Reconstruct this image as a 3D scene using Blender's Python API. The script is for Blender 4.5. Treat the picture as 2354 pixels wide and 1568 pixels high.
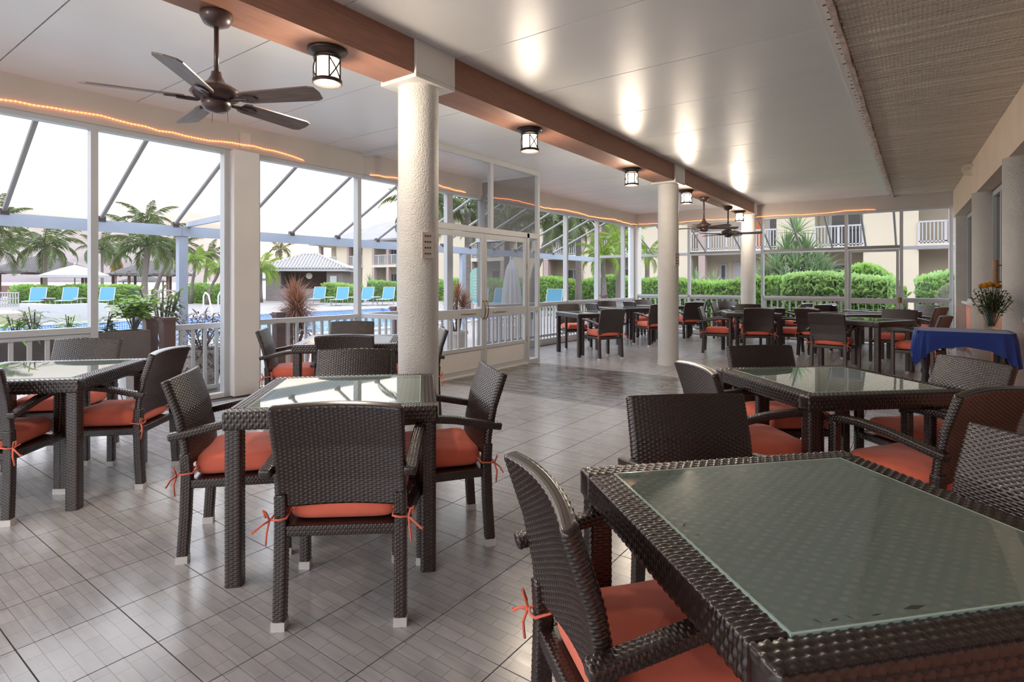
import bpy, bmesh, math, random
import numpy as np
from mathutils import Vector, Matrix

for o in list(bpy.data.objects): bpy.data.objects.remove(o, do_unlink=True)
SC = bpy.context.scene
COL = SC.collection
PI = math.pi
rnd = random.Random(7)
nrs = np.random.RandomState(11)

# ------------------------------------------------------------------ camera
IW, IH = 2354, 1568
FPX, CAMH, HZ, CX = 1285.0, 1.30, 648.0, 1177.0
YAW = math.atan((2115 - CX) / FPX)
SY, CY = math.sin(YAW), math.cos(YAW)
cam_d = bpy.data.cameras.new('camera')
cam = bpy.data.objects.new('camera', cam_d); COL.objects.link(cam)
cam.location = (0, 0, CAMH); cam.rotation_euler = (PI / 2, 0, YAW)
cam_d.sensor_fit = 'HORIZONTAL'; cam_d.sensor_width = 36.0
cam_d.lens = 36.0 * FPX / IW
cam_d.shift_y = -(IH / 2 - HZ) / IW
cam_d.clip_start = 0.02; cam_d.clip_end = 3000
SC.camera = cam

# ------------------------------------------------------------------ world and exposure
vs = SC.view_settings
vs.view_transform = 'Standard'; vs.look = 'None'; vs.gamma = 1.0; vs.use_curve_mapping = False
vs.exposure = 0.66
SKY_STRENGTH = 3.2
W = bpy.data.worlds.new('evening_sky'); SC.world = W; W.use_nodes = True
nt = W.node_tree; nt.nodes.clear()
def N(t, ty, **kw):
    n = t.nodes.new(ty)
    for k, v in kw.items(): setattr(n, k, v)
    return n
wo = N(nt, 'ShaderNodeOutputWorld'); bg = N(nt, 'ShaderNodeBackground')
tc = N(nt, 'ShaderNodeTexCoord'); sx = N(nt, 'ShaderNodeSeparateXYZ')
ramp = N(nt, 'ShaderNodeValToRGB')
nt.links.new(tc.outputs['Generated'], sx.inputs[0])
mr = N(nt, 'ShaderNodeMapRange'); mr.inputs[1].default_value = -0.02; mr.inputs[2].default_value = 0.6
nt.links.new(sx.outputs['Z'], mr.inputs[0]); nt.links.new(mr.outputs[0], ramp.inputs[0])
cr = ramp.color_ramp
cr.elements[0].position = 0.0; cr.elements[0].color = (0.150, 0.136, 0.152, 1)
cr.elements[1].position = 1.0; cr.elements[1].color = (0.94, 1.03, 1.19, 1)
for p, c in ((0.03, (0.150, 0.138, 0.158, 1)), (0.10, (0.175, 0.160, 0.172, 1)), (0.17, (0.225, 0.195, 0.18, 1)), (0.27, (0.42, 0.40, 0.39, 1)),
             (0.45, (0.86, 0.87, 0.90, 1))):
    e = cr.elements.new(p); e.color = c
# low broken evening clouds
mp = N(nt, 'ShaderNodeMapping'); mp.inputs['Scale'].default_value = (3.0, 3.0, 18.0)
nz = N(nt, 'ShaderNodeTexNoise'); nz.inputs['Scale'].default_value = 2.2; nz.inputs['Detail'].default_value = 6
nt.links.new(tc.outputs['Generated'], mp.inputs[0]); nt.links.new(mp.outputs[0], nz.inputs['Vector'])
cl = N(nt, 'ShaderNodeMapRange'); cl.inputs[1].default_value = 0.5; cl.inputs[2].default_value = 0.72
cl.inputs[3].default_value = 1.0; cl.inputs[4].default_value = 0.62
nt.links.new(nz.outputs[0], cl.inputs[0])
mul = N(nt, 'ShaderNodeVectorMath', operation='SCALE')
nt.links.new(ramp.outputs[0], mul.inputs[0]); nt.links.new(cl.outputs[0], mul.inputs['Scale'])
# warm glow where the sun has gone down behind the haze
gd = N(nt, 'ShaderNodeVectorMath', operation='DOT_PRODUCT')
l = (790 - CX) / FPX; gv = Vector((-SY + l * CY, CY + l * SY, (HZ - 545) / FPX)).normalized()
nrmz = N(nt, 'ShaderNodeVectorMath', operation='NORMALIZE')
nt.links.new(tc.outputs['Generated'], nrmz.inputs[0]); nt.links.new(nrmz.outputs[0], gd.inputs[0])
gd.inputs[1].default_value = gv
pw = N(nt, 'ShaderNodeMath', operation='POWER'); pw.inputs[1].default_value = 90
mx0 = N(nt, 'ShaderNodeMath', operation='MAXIMUM'); mx0.inputs[1].default_value = 0.0
nt.links.new(gd.outputs['Value'], mx0.inputs[0]); nt.links.new(mx0.outputs[0], pw.inputs[0])
gs = N(nt, 'ShaderNodeVectorMath', operation='SCALE'); gs.inputs[0].default_value = (0.30, 0.17, 0.08)
nt.links.new(pw.outputs[0], gs.inputs['Scale'])
ad = N(nt, 'ShaderNodeVectorMath', operation='ADD')
nt.links.new(mul.outputs[0], ad.inputs[0]); nt.links.new(gs.outputs[0], ad.inputs[1])
nt.links.new(ad.outputs[0], bg.inputs[0]); bg.inputs[1].default_value = SKY_STRENGTH
nt.links.new(bg.outputs[0], wo.inputs[0])

# ------------------------------------------------------------------ helpers
def cam2w(lat, d, z=0.0): return Vector((-SY * d + CY * lat, CY * d + SY * lat, z))
def ray(x, y):
    l = (x - CX) / FPX; return (-SY + l * CY, CY + l * SY, (HZ - y) / FPX)
def onZ(x, y, z=0.0):
    r = ray(x, y); d = (z - CAMH) / r[2]; return Vector((d * r[0], d * r[1], z))
def atd(x, y, d):
    r = ray(x, y); return Vector((d * r[0], d * r[1], CAMH + d * r[2]))

MATS = {}
OUT = 0.60   # darkens outdoor base colours to offset the very bright sky
OUTDOOR = {'deck', 'sand', 'sea', 'hotel_wall', 'hotel_trim', 'hotel_white', 'hotel_slab', 'roof_grey', 'canvas_white', 'roof_tile', 'sling_blue', 'pool_water', 'alu_blue'}
def pm(name, col, rough=0.5, var=0.0, scale=6.0, bump=0.0, bscale=60.0, metal=0.0, spec=0.5, coat=0.0,
       emis=None, es=0.0, trans=0.0, stretch=None, detail=4.0, alpha=None, coords='Object', sheen=0.0):
    if name in OUTDOOR: col = tuple(v * OUT for v in col)
    m = bpy.data.materials.new(name); m.use_nodes = True
    t = m.node_tree; b = t.nodes['Principled BSDF']
    b.inputs['Base Color'].default_value = (*col, 1); b.inputs['Roughness'].default_value = rough
    b.inputs['Metallic'].default_value = metal; b.inputs['Specular IOR Level'].default_value = spec
    b.inputs['Coat Weight'].default_value = coat; b.inputs['Coat Roughness'].default_value = 0.08
    if sheen: b.inputs['Sheen Weight'].default_value = sheen
    if emis: b.inputs['Emission Color'].default_value = (*emis, 1); b.inputs['Emission Strength'].default_value = es
    if trans: b.inputs['Transmission Weight'].default_value = trans
    if var or bump:
        c = N(t, 'ShaderNodeTexCoord'); mpp = N(t, 'ShaderNodeMapping')
        if stretch: mpp.inputs['Scale'].default_value = stretch
        t.links.new(c.outputs[coords], mpp.inputs[0])
    if var:
        n = N(t, 'ShaderNodeTexNoise'); n.inputs['Scale'].default_value = scale; n.inputs['Detail'].default_value = detail
        t.links.new(mpp.outputs[0], n.inputs['Vector'])
        r = N(t, 'ShaderNodeValToRGB')
        r.color_ramp.elements[0].position = 0.3; r.color_ramp.elements[1].position = 0.7
        r.color_ramp.elements[0].color = tuple(min(1, v * (1 - var)) for v in col) + (1,)
        r.color_ramp.elements[1].color = tuple(min(1, v * (1 + var)) for v in col) + (1,)
        t.links.new(n.outputs[0], r.inputs[0]); t.links.new(r.outputs[0], b.inputs['Base Color'])
    if bump:
        n2 = N(t, 'ShaderNodeTexNoise'); n2.inputs['Scale'].default_value = bscale; n2.inputs['Detail'].default_value = 3
        t.links.new(mpp.outputs[0], n2.inputs['Vector'])
        bp = N(t, 'ShaderNodeBump'); bp.inputs['Strength'].default_value = bump; bp.inputs['Distance'].default_value = 0.01
        t.links.new(n2.outputs[0], bp.inputs['Height']); t.links.new(bp.outputs[0], b.inputs['Normal'])
    MATS[name] = m; return m

def leafmat(name, col, var=0.3, tl=0.35, rough=0.45, scale=1.5):
    m = pm(name, col, rough, var=var, scale=scale)
    t = m.node_tree; b = t.nodes['Principled BSDF']; o = t.nodes['Material Output']
    tr = N(t, 'ShaderNodeBsdfTranslucent'); tr.inputs[0].default_value = (col[0] * 1.5, col[1] * 1.4, col[2] * 0.8, 1)
    mx = N(t, 'ShaderNodeMixShader'); mx.inputs[0].default_value = tl
    t.links.new(b.outputs[0], mx.inputs[1]); t.links.new(tr.outputs[0], mx.inputs[2]); t.links.new(mx.outputs[0], o.inputs[0])
    return m

def screenmat(name, col, dens):
    m = bpy.data.materials.new(name); m.use_nodes = True
    t = m.node_tree; b = t.nodes['Principled BSDF']; o = t.nodes['Material Output']
    b.inputs['Base Color'].default_value = (*col, 1); b.inputs['Roughness'].default_value = 0.8
    tr = N(t, 'ShaderNodeBsdfTransparent'); mx = N(t, 'ShaderNodeMixShader'); mx.inputs[0].default_value = dens
    t.links.new(tr.outputs[0], mx.inputs[1]); t.links.new(b.outputs[0], mx.inputs[2]); t.links.new(mx.outputs[0], o.inputs[0])
    MATS[name] = m; return m

class MB:
    """collects shapes and links them as one mesh object"""
    def __init__(s): s.v = []; s.f = []; s.n = 0
    def add(s, v, f):
        v = np.asarray(v, float).reshape(-1, 3); k = s.n
        s.v.append(v); s.f += [tuple(i + k for i in q) for q in f]; s.n += len(v); return s
    def box(s, x0, x1, y0, y1, z0, z1):
        v = [(x, y, z) for x in (x0, x1) for y in (y0, y1) for z in (z0, z1)]
        return s.add(v, [(0, 1, 3, 2), (4, 6, 7, 5), (0, 4, 5, 1), (2, 3, 7, 6), (0, 2, 6, 4), (1, 5, 7, 3)])
    def bar(s, p, q, w, h, up=(0, 0, 1)):
        p, q = Vector(p), Vector(q); d = (q - p).normalized(); u = Vector(up)
        if abs(d.dot(u)) > .98: u = Vector((0, 1, 0))
        r = d.cross(u).normalized(); u = r.cross(d)
        v = [c + r * (a * w / 2) + u * (b * h / 2) for c in (p, q) for a, b in ((-1, -1), (1, -1), (1, 1), (-1, 1))]
        return s.add(v, [(3, 2, 1, 0), (4, 5, 6, 7), (0, 1, 5, 4), (1, 2, 6, 5), (2, 3, 7, 6), (3, 0, 4, 7)])
    def tube(s, pts, r, n=8, cap=True):
        pts = [Vector(p) for p in pts]; m = len(pts)
        rr = r if hasattr(r, '__len__') else [r] * m
        V = []; F = []; pr = None
        for i, p in enumerate(pts):
            d = (pts[min(i + 1, m - 1)] - pts[max(i - 1, 0)]).normalized()
            if pr is None:
                a = Vector((0, 0, 1)) if abs(d.z) < .9 else Vector((1, 0, 0)); pr = d.cross(a).normalized()
            pr = (pr - d * d.dot(pr)).normalized(); b = d.cross(pr)
            for k in range(n):
                t = 2 * PI * k / n; V.append(p + (pr * math.cos(t) + b * math.sin(t)) * rr[i])
        for i in range(m - 1):
            for k in range(n):
                F.append((i * n + k, i * n + (k + 1) % n, (i + 1) * n + (k + 1) % n, (i + 1) * n + k))
        if cap: F.append(tuple(range(n - 1, -1, -1))); F.append(tuple((m - 1) * n + k for k in range(n)))
        return s.add(V, F)
    def lathe(s, prof, n=24, c=(0, 0, 0)):
        V = []; F = []; m = len(prof)
        for r, z in prof:
            for k in range(n):
                t = 2 * PI * k / n; V.append((c[0] + r * math.cos(t), c[1] + r * math.sin(t), c[2] + z))
        for i in range(m - 1):
            for k in range(n):
                F.append((i * n + k, i * n + (k + 1) % n, (i + 1) * n + (k + 1) % n, (i + 1) * n + k))
        if prof[0][0] > 1e-5: F.append(tuple(range(n - 1, -1, -1)))
        if prof[-1][0] > 1e-5: F.append(tuple((m - 1) * n + k for k in range(n)))
        return s.add(V, F)
    def prism(s, pts, a, b, axis='x'):
        """polygon given in the plane across axis, extruded from a to b"""
        n = len(pts); V = []
        for t in (a, b):
            for (p, q) in pts: V.append({'x': (t, p, q), 'y': (p, t, q), 'z': (p, q, t)}[axis])
        F = [tuple(range(n - 1, -1, -1)), tuple(range(n, 2 * n))] + [(i, (i + 1) % n, n + (i + 1) % n, n + i) for i in range(n)]
        return s.add(V, F)
    def grid(s, P, closeu=False):
        P = np.asarray(P); a, b = P.shape[:2]; F = []
        for i in range(a - 1):
            for j in range(b - 1 + (1 if closeu else 0)):
                F.append((i * b + j, i * b + (j + 1) % b, (i + 1) * b + (j + 1) % b, (i + 1) * b + j))
        return s.add(P.reshape(-1, 3), F)
    def mesh(s, name, mat=None, smooth=False):
        me = bpy.data.meshes.new(name)
        me.from_pydata(np.concatenate(s.v).tolist() if s.v else [], [], s.f)
        if mat is not None: me.materials.append(MATS[mat] if isinstance(mat, str) else mat)
        if smooth: me.polygons.foreach_set('use_smooth', [True] * len(me.polygons))
        me.update(); return me
    def build(s, name, mat, parent=None, smooth=False, **k):
        return link(name, s.mesh(name, mat, smooth), parent, **k)

def link(name, me, parent=None, loc=None, rot=None, label=None, cat=None, group=None, kind=None, scale=None):
    o = bpy.data.objects.new(name, me); COL.objects.link(o)
    if parent: o.parent = parent
    if loc is not None: o.location = loc
    if rot is not None: o.rotation_euler = rot
    if scale is not None: o.scale = scale
    tag(o, label, cat, group, kind); return o
def tag(o, label=None, cat=None, group=None, kind=None):
    if label: o['label'] = label
    if cat: o['category'] = cat
    if group: o['group'] = group
    if kind: o['kind'] = kind
    return o
def empty(name, loc=(0, 0, 0), rz=0, **k):
    o = bpy.data.objects.new(name, None); COL.objects.link(o); o.empty_display_size = 0.1
    o.location = loc; o.rotation_euler = (0, 0, rz); return tag(o, **k)
def kids(o): return [c for c in bpy.data.objects if c.parent == o]
def copy_tree(o, parent=None):
    c = o.copy(); COL.objects.link(c); c.parent = parent
    for ch in list(o.children): copy_tree(ch, c)
    return c
def bevel(o, w, seg=2):
    m = o.modifiers.new('bevel', 'BEVEL'); m.width = w; m.segments = seg; m.limit_method = 'ANGLE'; return o
def fastmesh(name, V, Q, mat, smooth=True):
    """V (n,3), Q (m,4) or (m,3) numpy"""
    me = bpy.data.meshes.new(name); k = Q.shape[1]
    me.vertices.add(len(V)); me.vertices.foreach_set('co', np.ascontiguousarray(V, np.float32).ravel())
    me.loops.add(Q.size); me.loops.foreach_set('vertex_index', np.ascontiguousarray(Q, np.int32).ravel())
    me.polygons.add(len(Q)); me.polygons.foreach_set('loop_start', np.arange(0, Q.size, k, dtype=np.int32))
    me.polygons.foreach_set('loop_total', np.full(len(Q), k, np.int32))
    me.polygons.foreach_set('use_smooth', np.full(len(Q), smooth, bool))
    me.materials.append(MATS[mat]); me.update(calc_edges=True); me.validate(); return me

# ------------------------------------------------------------------ materials
pm('ceiling_paint', (0.74, 0.745, 0.755), 0.30, var=0.03, scale=2, bump=0.12, bscale=260, spec=0.38)
pm('white_paint', (0.74, 0.72, 0.69), 0.5, var=0.03, scale=3)
pm('frame_white', (0.52, 0.54, 0.56), 0.4, var=0.03, scale=4)
pm('stucco', (0.74, 0.73, 0.70), 0.55, var=0.05, scale=4, bump=0.9, bscale=95)
pm('wood_beam', (0.33, 0.16, 0.105), 0.5, var=0.14, scale=7, stretch=(9, 0.6, 9), bump=0.2, bscale=30)
pm('header_paint', (0.50, 0.46, 0.42), 0.5, var=0.04, scale=2)
pm('fascia_paint', (0.80, 0.64, 0.49), 0.6, var=0.05, scale=2, bump=0.15, bscale=90)
pm('pink_panel', (0.80, 0.35, 0.25), 0.55, var=0.10, scale=3)
pm('bronze', (0.055, 0.042, 0.04), 0.38, var=0.1, metal=0.6)
pm('fan_brown', (0.075, 0.045, 0.045), 0.35, var=0.1, scale=12, coat=0.2)
pm('blade_wood', (0.21, 0.16, 0.14), 0.42, var=0.28, scale=5, stretch=(1, 9, 1), detail=6)
pm('rattan', (0.026, 0.0145, 0.0125), 0.23, var=0.25, scale=55, spec=0.9)
pm('cushion', (0.88, 0.185, 0.11), 0.8, var=0.08, scale=9, bump=0.55, bscale=13, sheen=0.25)
pm('foot_cap', (0.70, 0.68, 0.65), 0.32, var=0.03, metal=0.15)
pm('deck', (0.31, 0.285, 0.265), 0.75, var=0.08, scale=0.6)
pm('grout', (0.10, 0.09, 0.085), 0.8)
pm('alu_blue', (0.50, 0.58, 0.72), 0.4, var=0.03)
pm('alu_rod', (0.26, 0.25, 0.25), 0.4, var=0.05)
pm('dark_post', (0.115, 0.062, 0.058), 0.5, var=0.08)
pm('planter_grey', (0.15, 0.125, 0.12), 0.75, var=0.12, scale=9, bump=0.3, bscale=90)
pm('sand', (0.5, 0.45, 0.38), 0.9, var=0.1, scale=0.3)
pm('sea', (0.40, 0.38, 0.40), 0.35, var=0.08, scale=0.05, bump=0.2, bscale=1.5)
pm('hotel_wall', (0.74, 0.64, 0.49), 0.8, var=0.04, scale=0.5)
pm('hotel_trim', (0.50, 0.37, 0.34), 0.75, var=0.04, scale=0.8)
pm('hotel_white', (0.58, 0.58, 0.60), 0.5, var=0.03)
pm('hotel_slab', (0.74, 0.66, 0.54), 0.7, var=0.03)
pm('roof_grey', (0.30, 0.28, 0.28), 0.7, var=0.1, scale=1.2, bump=0.3, bscale=8)
pm('dark_glass', (0.045, 0.05, 0.055), 0.06, spec=0.9)
pm('thatch', (0.062, 0.055, 0.052), 0.95, var=0.3, scale=6, stretch=(3, 3, 0.7), bump=1.0, bscale=14)
pm('hut_wood', (0.13, 0.065, 0.055), 0.7, var=0.15)
pm('sling_blue', (0.07, 0.30, 0.44), 0.6, var=0.05, scale=8)
pm('canvas_white', (0.62, 0.62, 0.63), 0.8, var=0.03)
pm('bark', (0.13, 0.11, 0.095), 0.9, var=0.2, scale=6, stretch=(1, 1, 5), bump=0.6, bscale=18)
pm('pot_clay', (0.42, 0.20, 0.13), 0.7, var=0.1, scale=4)
pm('pot_pale', (0.55, 0.50, 0.46), 0.7, var=0.06, scale=4)
pm('soil', (0.06, 0.045, 0.035), 0.95)
pm('blue_cloth', (0.018, 0.055, 0.30), 0.85, var=0.06, scale=9, sheen=0.3)
pm('black_wood', (0.02, 0.016, 0.016), 0.35, var=0.1)
pm('petal_yellow', (0.85, 0.42, 0.01), 0.7, var=0.15, scale=30)
pm('sign_green', (0.16, 0.30, 0.24), 0.6, var=0.05)
pm('plate_cream', (0.62, 0.54, 0.49), 0.5, var=0.04)
pm('ink', (0.05, 0.04, 0.04), 0.6)
pm('door_orange_lit', (0.50, 0.13, 0.04), 0.6, var=0.05)  # orange light of the lit room painted into the pane colour
pm('brass', (0.30, 0.20, 0.09), 0.3, metal=0.9, var=0.1)
pm('wood_light', (0.36, 0.20, 0.10), 0.5, var=0.15, stretch=(1, 1, 6))
pm('speaker_shell', (0.62, 0.54, 0.42), 0.5, var=0.06)
pm('lamp_glass', (1, 0.95, 0.85), 0.3, emis=(1.0, 0.86, 0.66), es=3.2, var=0.0)
pm('rope_glow', (1.0, 0.45, 0.2), 0.4, emis=(1.0, 0.20, 0.05), es=1.7)
pm('bulb_glow', (1.0, 0.8, 0.6), 0.4, emis=(1.0, 0.45, 0.20), es=6.0)
pm('flower_pink', (0.5, 0.2, 0.3), 0.7)
leafmat('palm_leaf', (0.068, 0.098, 0.030), 0.4)
leafmat('palm_lime', (0.16, 0.25, 0.03), 0.3)
leafmat('palm_orange', (0.24, 0.13, 0.035), 0.3)
leafmat('hedge_leaf', (0.20, 0.34, 0.095), 0.45, scale=0.9)
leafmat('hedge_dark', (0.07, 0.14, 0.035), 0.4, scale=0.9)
leafmat('seagrape', (0.25, 0.39, 0.17), 0.35, scale=1.2)
leafmat('silver_leaf', (0.22, 0.24, 0.19), 0.4)
leafmat('pandan_leaf', (0.13, 0.21, 0.12), 0.35)
leafmat('red_leaf', (0.24, 0.105, 0.078), 0.4, scale=5)
leafmat('purple_leaf', (0.075, 0.035, 0.055), 0.4, scale=5)
leafmat('shrub_leaf', (0.20, 0.36, 0.05), 0.3, scale=4)
leafmat('plumeria_leaf', (0.11, 0.16, 0.055), 0.35, scale=4)
screenmat('insect_screen', (0.36, 0.37, 0.38), 0.045)
screenmat('dark_screen', (0.16, 0.16, 0.165), 0.42)

def tilemat(name, c1, c2, mortar, contrast_noise, rowh=0.0523, bw=0.155, rough=0.2):
    m = bpy.data.materials.new(name); m.use_nodes = True; t = m.node_tree; b = t.nodes['Principled BSDF']
    tcn = N(t, 'ShaderNodeTexCoord'); oi = N(t, 'ShaderNodeObjectInfo')
    cmb = N(t, 'ShaderNodeVectorMath', operation='SCALE'); cmb.inputs[0].default_value = (7.3, 5 * rowh * 2, 0)
    t.links.new(oi.outputs['Random'], cmb.inputs['Scale'])
    addn = N(t, 'ShaderNodeVectorMath', operation='ADD'); addn.inputs[1].default_value = (0, rowh * 3, 0)
    t.links.new(tcn.outputs['Object'], addn.inputs[0])
    mul2 = N(t, 'ShaderNodeVectorMath', operation='MULTIPLY'); mul2.inputs[1].default_value = (0.11, 0, 0)
    t.links.new(cmb.outputs[0], mul2.inputs[0])
    ad2 = N(t, 'ShaderNodeVectorMath', operation='ADD')
    t.links.new(addn.outputs[0], ad2.inputs[0]); t.links.new(mul2.outputs[0], ad2.inputs[1])
    br = N(t, 'ShaderNodeTexBrick'); br.offset = 0.37; br.squash = 0.7; br.squash_frequency = 3
    br.inputs['Scale'].default_value = 1.0; br.inputs['Mortar Size'].default_value = 0.0009
    br.inputs['Brick Width'].default_value = bw; br.inputs['Row Height'].default_value = rowh
    br.inputs['Color1'].default_value = (*c1, 1); br.inputs['Color2'].default_value = (*c2, 1); br.inputs['Mortar'].default_value = (*mortar, 1)
    t.links.new(ad2.outputs[0], br.inputs['Vector'])
    geo = N(t, 'ShaderNodeNewGeometry')
    mpp = N(t, 'ShaderNodeMapping'); mpp.inputs['Scale'].default_value = (1.2, 9, 1)
    nz1 = N(t, 'ShaderNodeTexNoise'); nz1.inputs['Scale'].default_value = 4; nz1.inputs['Detail'].default_value = 6
    t.links.new(geo.outputs['Position'], mpp.inputs[0]); t.links.new(mpp.outputs[0], nz1.inputs['Vector'])
    mrg = N(t, 'ShaderNodeMapRange'); mrg.inputs[1].default_value = 0.3; mrg.inputs[2].default_value = 0.7
    mrg.inputs[3].default_value = 1 - contrast_noise; mrg.inputs[4].default_value = 1 + contrast_noise
    t.links.new(nz1.outputs[0], mrg.inputs[0])
    sc = N(t, 'ShaderNodeVectorMath', operation='SCALE')
    t.links.new(br.outputs['Color'], sc.inputs[0]); t.links.new(mrg.outputs[0], sc.inputs['Scale'])
    t.links.new(sc.outputs[0], b.inputs['Base Color'])
    mr2 = N(t, 'ShaderNodeMapRange'); mr2.inputs[3].default_value = rough - 0.04; mr2.inputs[4].default_value = rough + 0.10
    t.links.new(nz1.outputs[0], mr2.inputs[0]); t.links.new(mr2.outputs[0], b.inputs['Roughness'])
    b.inputs['Specular IOR Level'].default_value = 0.55
    MATS[name] = m
tilemat('tile', (0.42, 0.40, 0.395), (0.35, 0.335, 0.335), (0.14, 0.13, 0.125), 0.10)
tilemat('tile_dark', (0.25, 0.23, 0.22), (0.085, 0.08, 0.078), (0.06, 0.055, 0.05), 0.30, rowh=0.0785, bw=0.19)

def glassmat(name):
    """frosted green table glass lying on the woven panel"""
    m = bpy.data.materials.new(name); m.use_nodes = True; t = m.node_tree; o = t.nodes['Material Output']
    t.nodes.remove(t.nodes['Principled BSDF'])
    df = N(t, 'ShaderNodeBsdfDiffuse'); df.inputs[0].default_value = (0.68, 0.90, 0.79, 1)
    tr = N(t, 'ShaderNodeBsdfTransparent'); tr.inputs[0].default_value = (0.90, 0.97, 0.93, 1)
    mx = N(t, 'ShaderNodeMixShader'); mx.inputs[0].default_value = 0.235
    t.links.new(tr.outputs[0], mx.inputs[1]); t.links.new(df.outputs[0], mx.inputs[2])
    gl = N(t, 'ShaderNodeBsdfGlossy'); gl.inputs['Roughness'].default_value = 0.025
    fr = N(t, 'ShaderNodeFresnel'); fr.inputs[0].default_value = 1.95
    m2 = N(t, 'ShaderNodeMixShader'); t.links.new(fr.outputs[0], m2.inputs[0])
    t.links.new(mx.outputs[0], m2.inputs[1]); t.links.new(gl.outputs[0], m2.inputs[2]); t.links.new(m2.outputs[0], o.inputs[0])
    MATS[name] = m
glassmat('table_glass')
pm('glass_edge', (0.50, 0.66, 0.58), 0.1, spec=0.8)
def dotmat():
    """open weave panel under the glass: pale gaps set in staggered rows"""
    m = bpy.data.materials.new('woven_panel'); m.use_nodes = True; t = m.node_tree; b = t.nodes['Principled BSDF']
    c = N(t, 'ShaderNodeTexCoord'); s_ = N(t, 'ShaderNodeSeparateXYZ'); t.links.new(c.outputs['Object'], s_.inputs[0])
    sn = []
    for ax, k in (('X', 2 * PI / .046), ('Y', 2 * PI / .034)):
        mu = N(t, 'ShaderNodeMath', operation='MULTIPLY'); mu.inputs[1].default_value = k; t.links.new(s_.outputs[ax], mu.inputs[0])
        si = N(t, 'ShaderNodeMath', operation='SINE'); t.links.new(mu.outputs[0], si.inputs[0]); sn.append(si)
    pr = N(t, 'ShaderNodeMath', operation='MULTIPLY'); t.links.new(sn[0].outputs[0], pr.inputs[0]); t.links.new(sn[1].outputs[0], pr.inputs[1])
    rp = N(t, 'ShaderNodeValToRGB'); rp.color_ramp.elements[0].position = 0.30; rp.color_ramp.elements[1].position = 0.42
    rp.color_ramp.elements[0].color = (0.21, 0.27, 0.24, 1); rp.color_ramp.elements[1].color = (0.88, 0.66, 0.58, 1)
    t.links.new(pr.outputs[0], rp.inputs[0]); t.links.new(rp.outputs[0], b.inputs['Base Color'])
    b.inputs['Roughness'].default_value = 0.7; MATS['woven_panel'] = m
dotmat()
def clearglass(name, tint=(0.93, 0.97, 0.94)):
    m = bpy.data.materials.new(name); m.use_nodes = True; t = m.node_tree; o = t.nodes['Material Output']
    gl = N(t, 'ShaderNodeBsdfGlossy'); gl.inputs['Roughness'].default_value = 0.03
    tr = N(t, 'ShaderNodeBsdfTransparent'); tr.inputs[0].default_value = (*tint, 1)
    mx = N(t, 'ShaderNodeMixShader'); mx.inputs[0].default_value = 0.10
    t.links.new(tr.outputs[0], mx.inputs[1]); t.links.new(gl.outputs[0], mx.inputs[2]); t.links.new(mx.outputs[0], o.inputs[0])
    MATS[name] = m
clearglass('clear_glass')
def watermat():
    m = pm('pool_water', (0.36, 0.54, 0.64), 0.06, bump=0.12, bscale=3.0, spec=0.6); return m
watermat()
def pooltile():
    m = bpy.data.materials.new('pool_tile'); m.use_nodes = True; t = m.node_tree; b = t.nodes['Principled BSDF']
    g = N(t, 'ShaderNodeNewGeometry'); s_ = N(t, 'ShaderNodeSeparateXYZ'); cb = N(t, 'ShaderNodeCombineXYZ')
    t.links.new(g.outputs['Position'], s_.inputs[0]); t.links.new(s_.outputs['Y'], cb.inputs[0]); t.links.new(s_.outputs['Z'], cb.inputs[1])
    br = N(t, 'ShaderNodeTexBrick'); br.offset = 0.0; br.inputs['Scale'].default_value = 1
    br.inputs['Brick Width'].default_value = 0.07; br.inputs['Row Height'].default_value = 0.07; br.inputs['Mortar Size'].default_value = 0.008
    br.inputs['Color1'].default_value = (0.06, 0.14, 0.42, 1); br.inputs['Color2'].default_value = (0.10, 0.22, 0.50, 1)
    br.inputs['Mortar'].default_value = (0.42, 0.50, 0.60, 1)
    t.links.new(cb.outputs[0], br.inputs['Vector']); t.links.new(br.outputs['Color'], b.inputs['Base Color'])
    b.inputs['Roughness'].default_value = 0.25; MATS['pool_tile'] = m
pooltile()
# ================================================================== STRUCTURE
Y0, Y1, CEIL = -4.0, 14.0, 3.10
XL, XR = -6.5, 1.15
# ---- floor: grout bed with a tile for every square
fl = MB().box(XL, XR, Y0, Y1 + 0.1, -0.14, -0.008).build('floor', 'grout', kind='structure')
TX, TY, TXO, TYO = 0.3575, 0.3145, -2.58, 0.875
tiles = []
i0 = math.ceil((-6.36 - TXO) / TX); i1 = int((1.14 - TXO) / TX)
j0 = math.ceil((Y0 - TYO) / TY); j1 = int((13.95 - TYO) / TY)
for i in range(i0, i1):
    for j in range(j0, j1):
        x, y = TXO + (i + .5) * TX, TYO + (j + .5) * TY
        d = -SY * x + CY * y; la = CY * x + SY * y
        dark = (5.4 < y < 7.4 and x > -5.1)
        vis = d > 0.3 and abs(la / d) < CX / FPX + 0.12 and (CAMH / d * FPX) < 980
        tiles.append((d if vis else 99 + d, x, y, dark))
tiles.sort()
tb = MB().box(-TX / 2 + .0024, TX / 2 - .0024, -TY / 2 + .0024, TY / 2 - .0024, -0.009, 0.0)
tmesh = {False: tb.mesh('floor_tile', 'tile'), True: tb.mesh('floor_tile_dark', 'tile_dark')}
rest = {False: MB(), True: MB()}
nd = 0
for k, (d, x, y, dark) in enumerate(tiles):
    if k < 240 or (dark and nd < 60 and d < 99):
        nd += k >= 240
        o = link('floor_tile', tmesh[dark], fl, loc=(x, y, 0))
    else:
        rest[dark].box(x - TX / 2 + .0024, x + TX / 2 - .0024, y - TY / 2 + .0024, y + TY / 2 - .0024, -0.009, 0.0)
rest[False].build('floor_tiles', 'tile', fl, kind='stuff')
if rest[True].n: rest[True].build('floor_tiles_dark', 'tile_dark', fl, kind='stuff')

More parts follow.
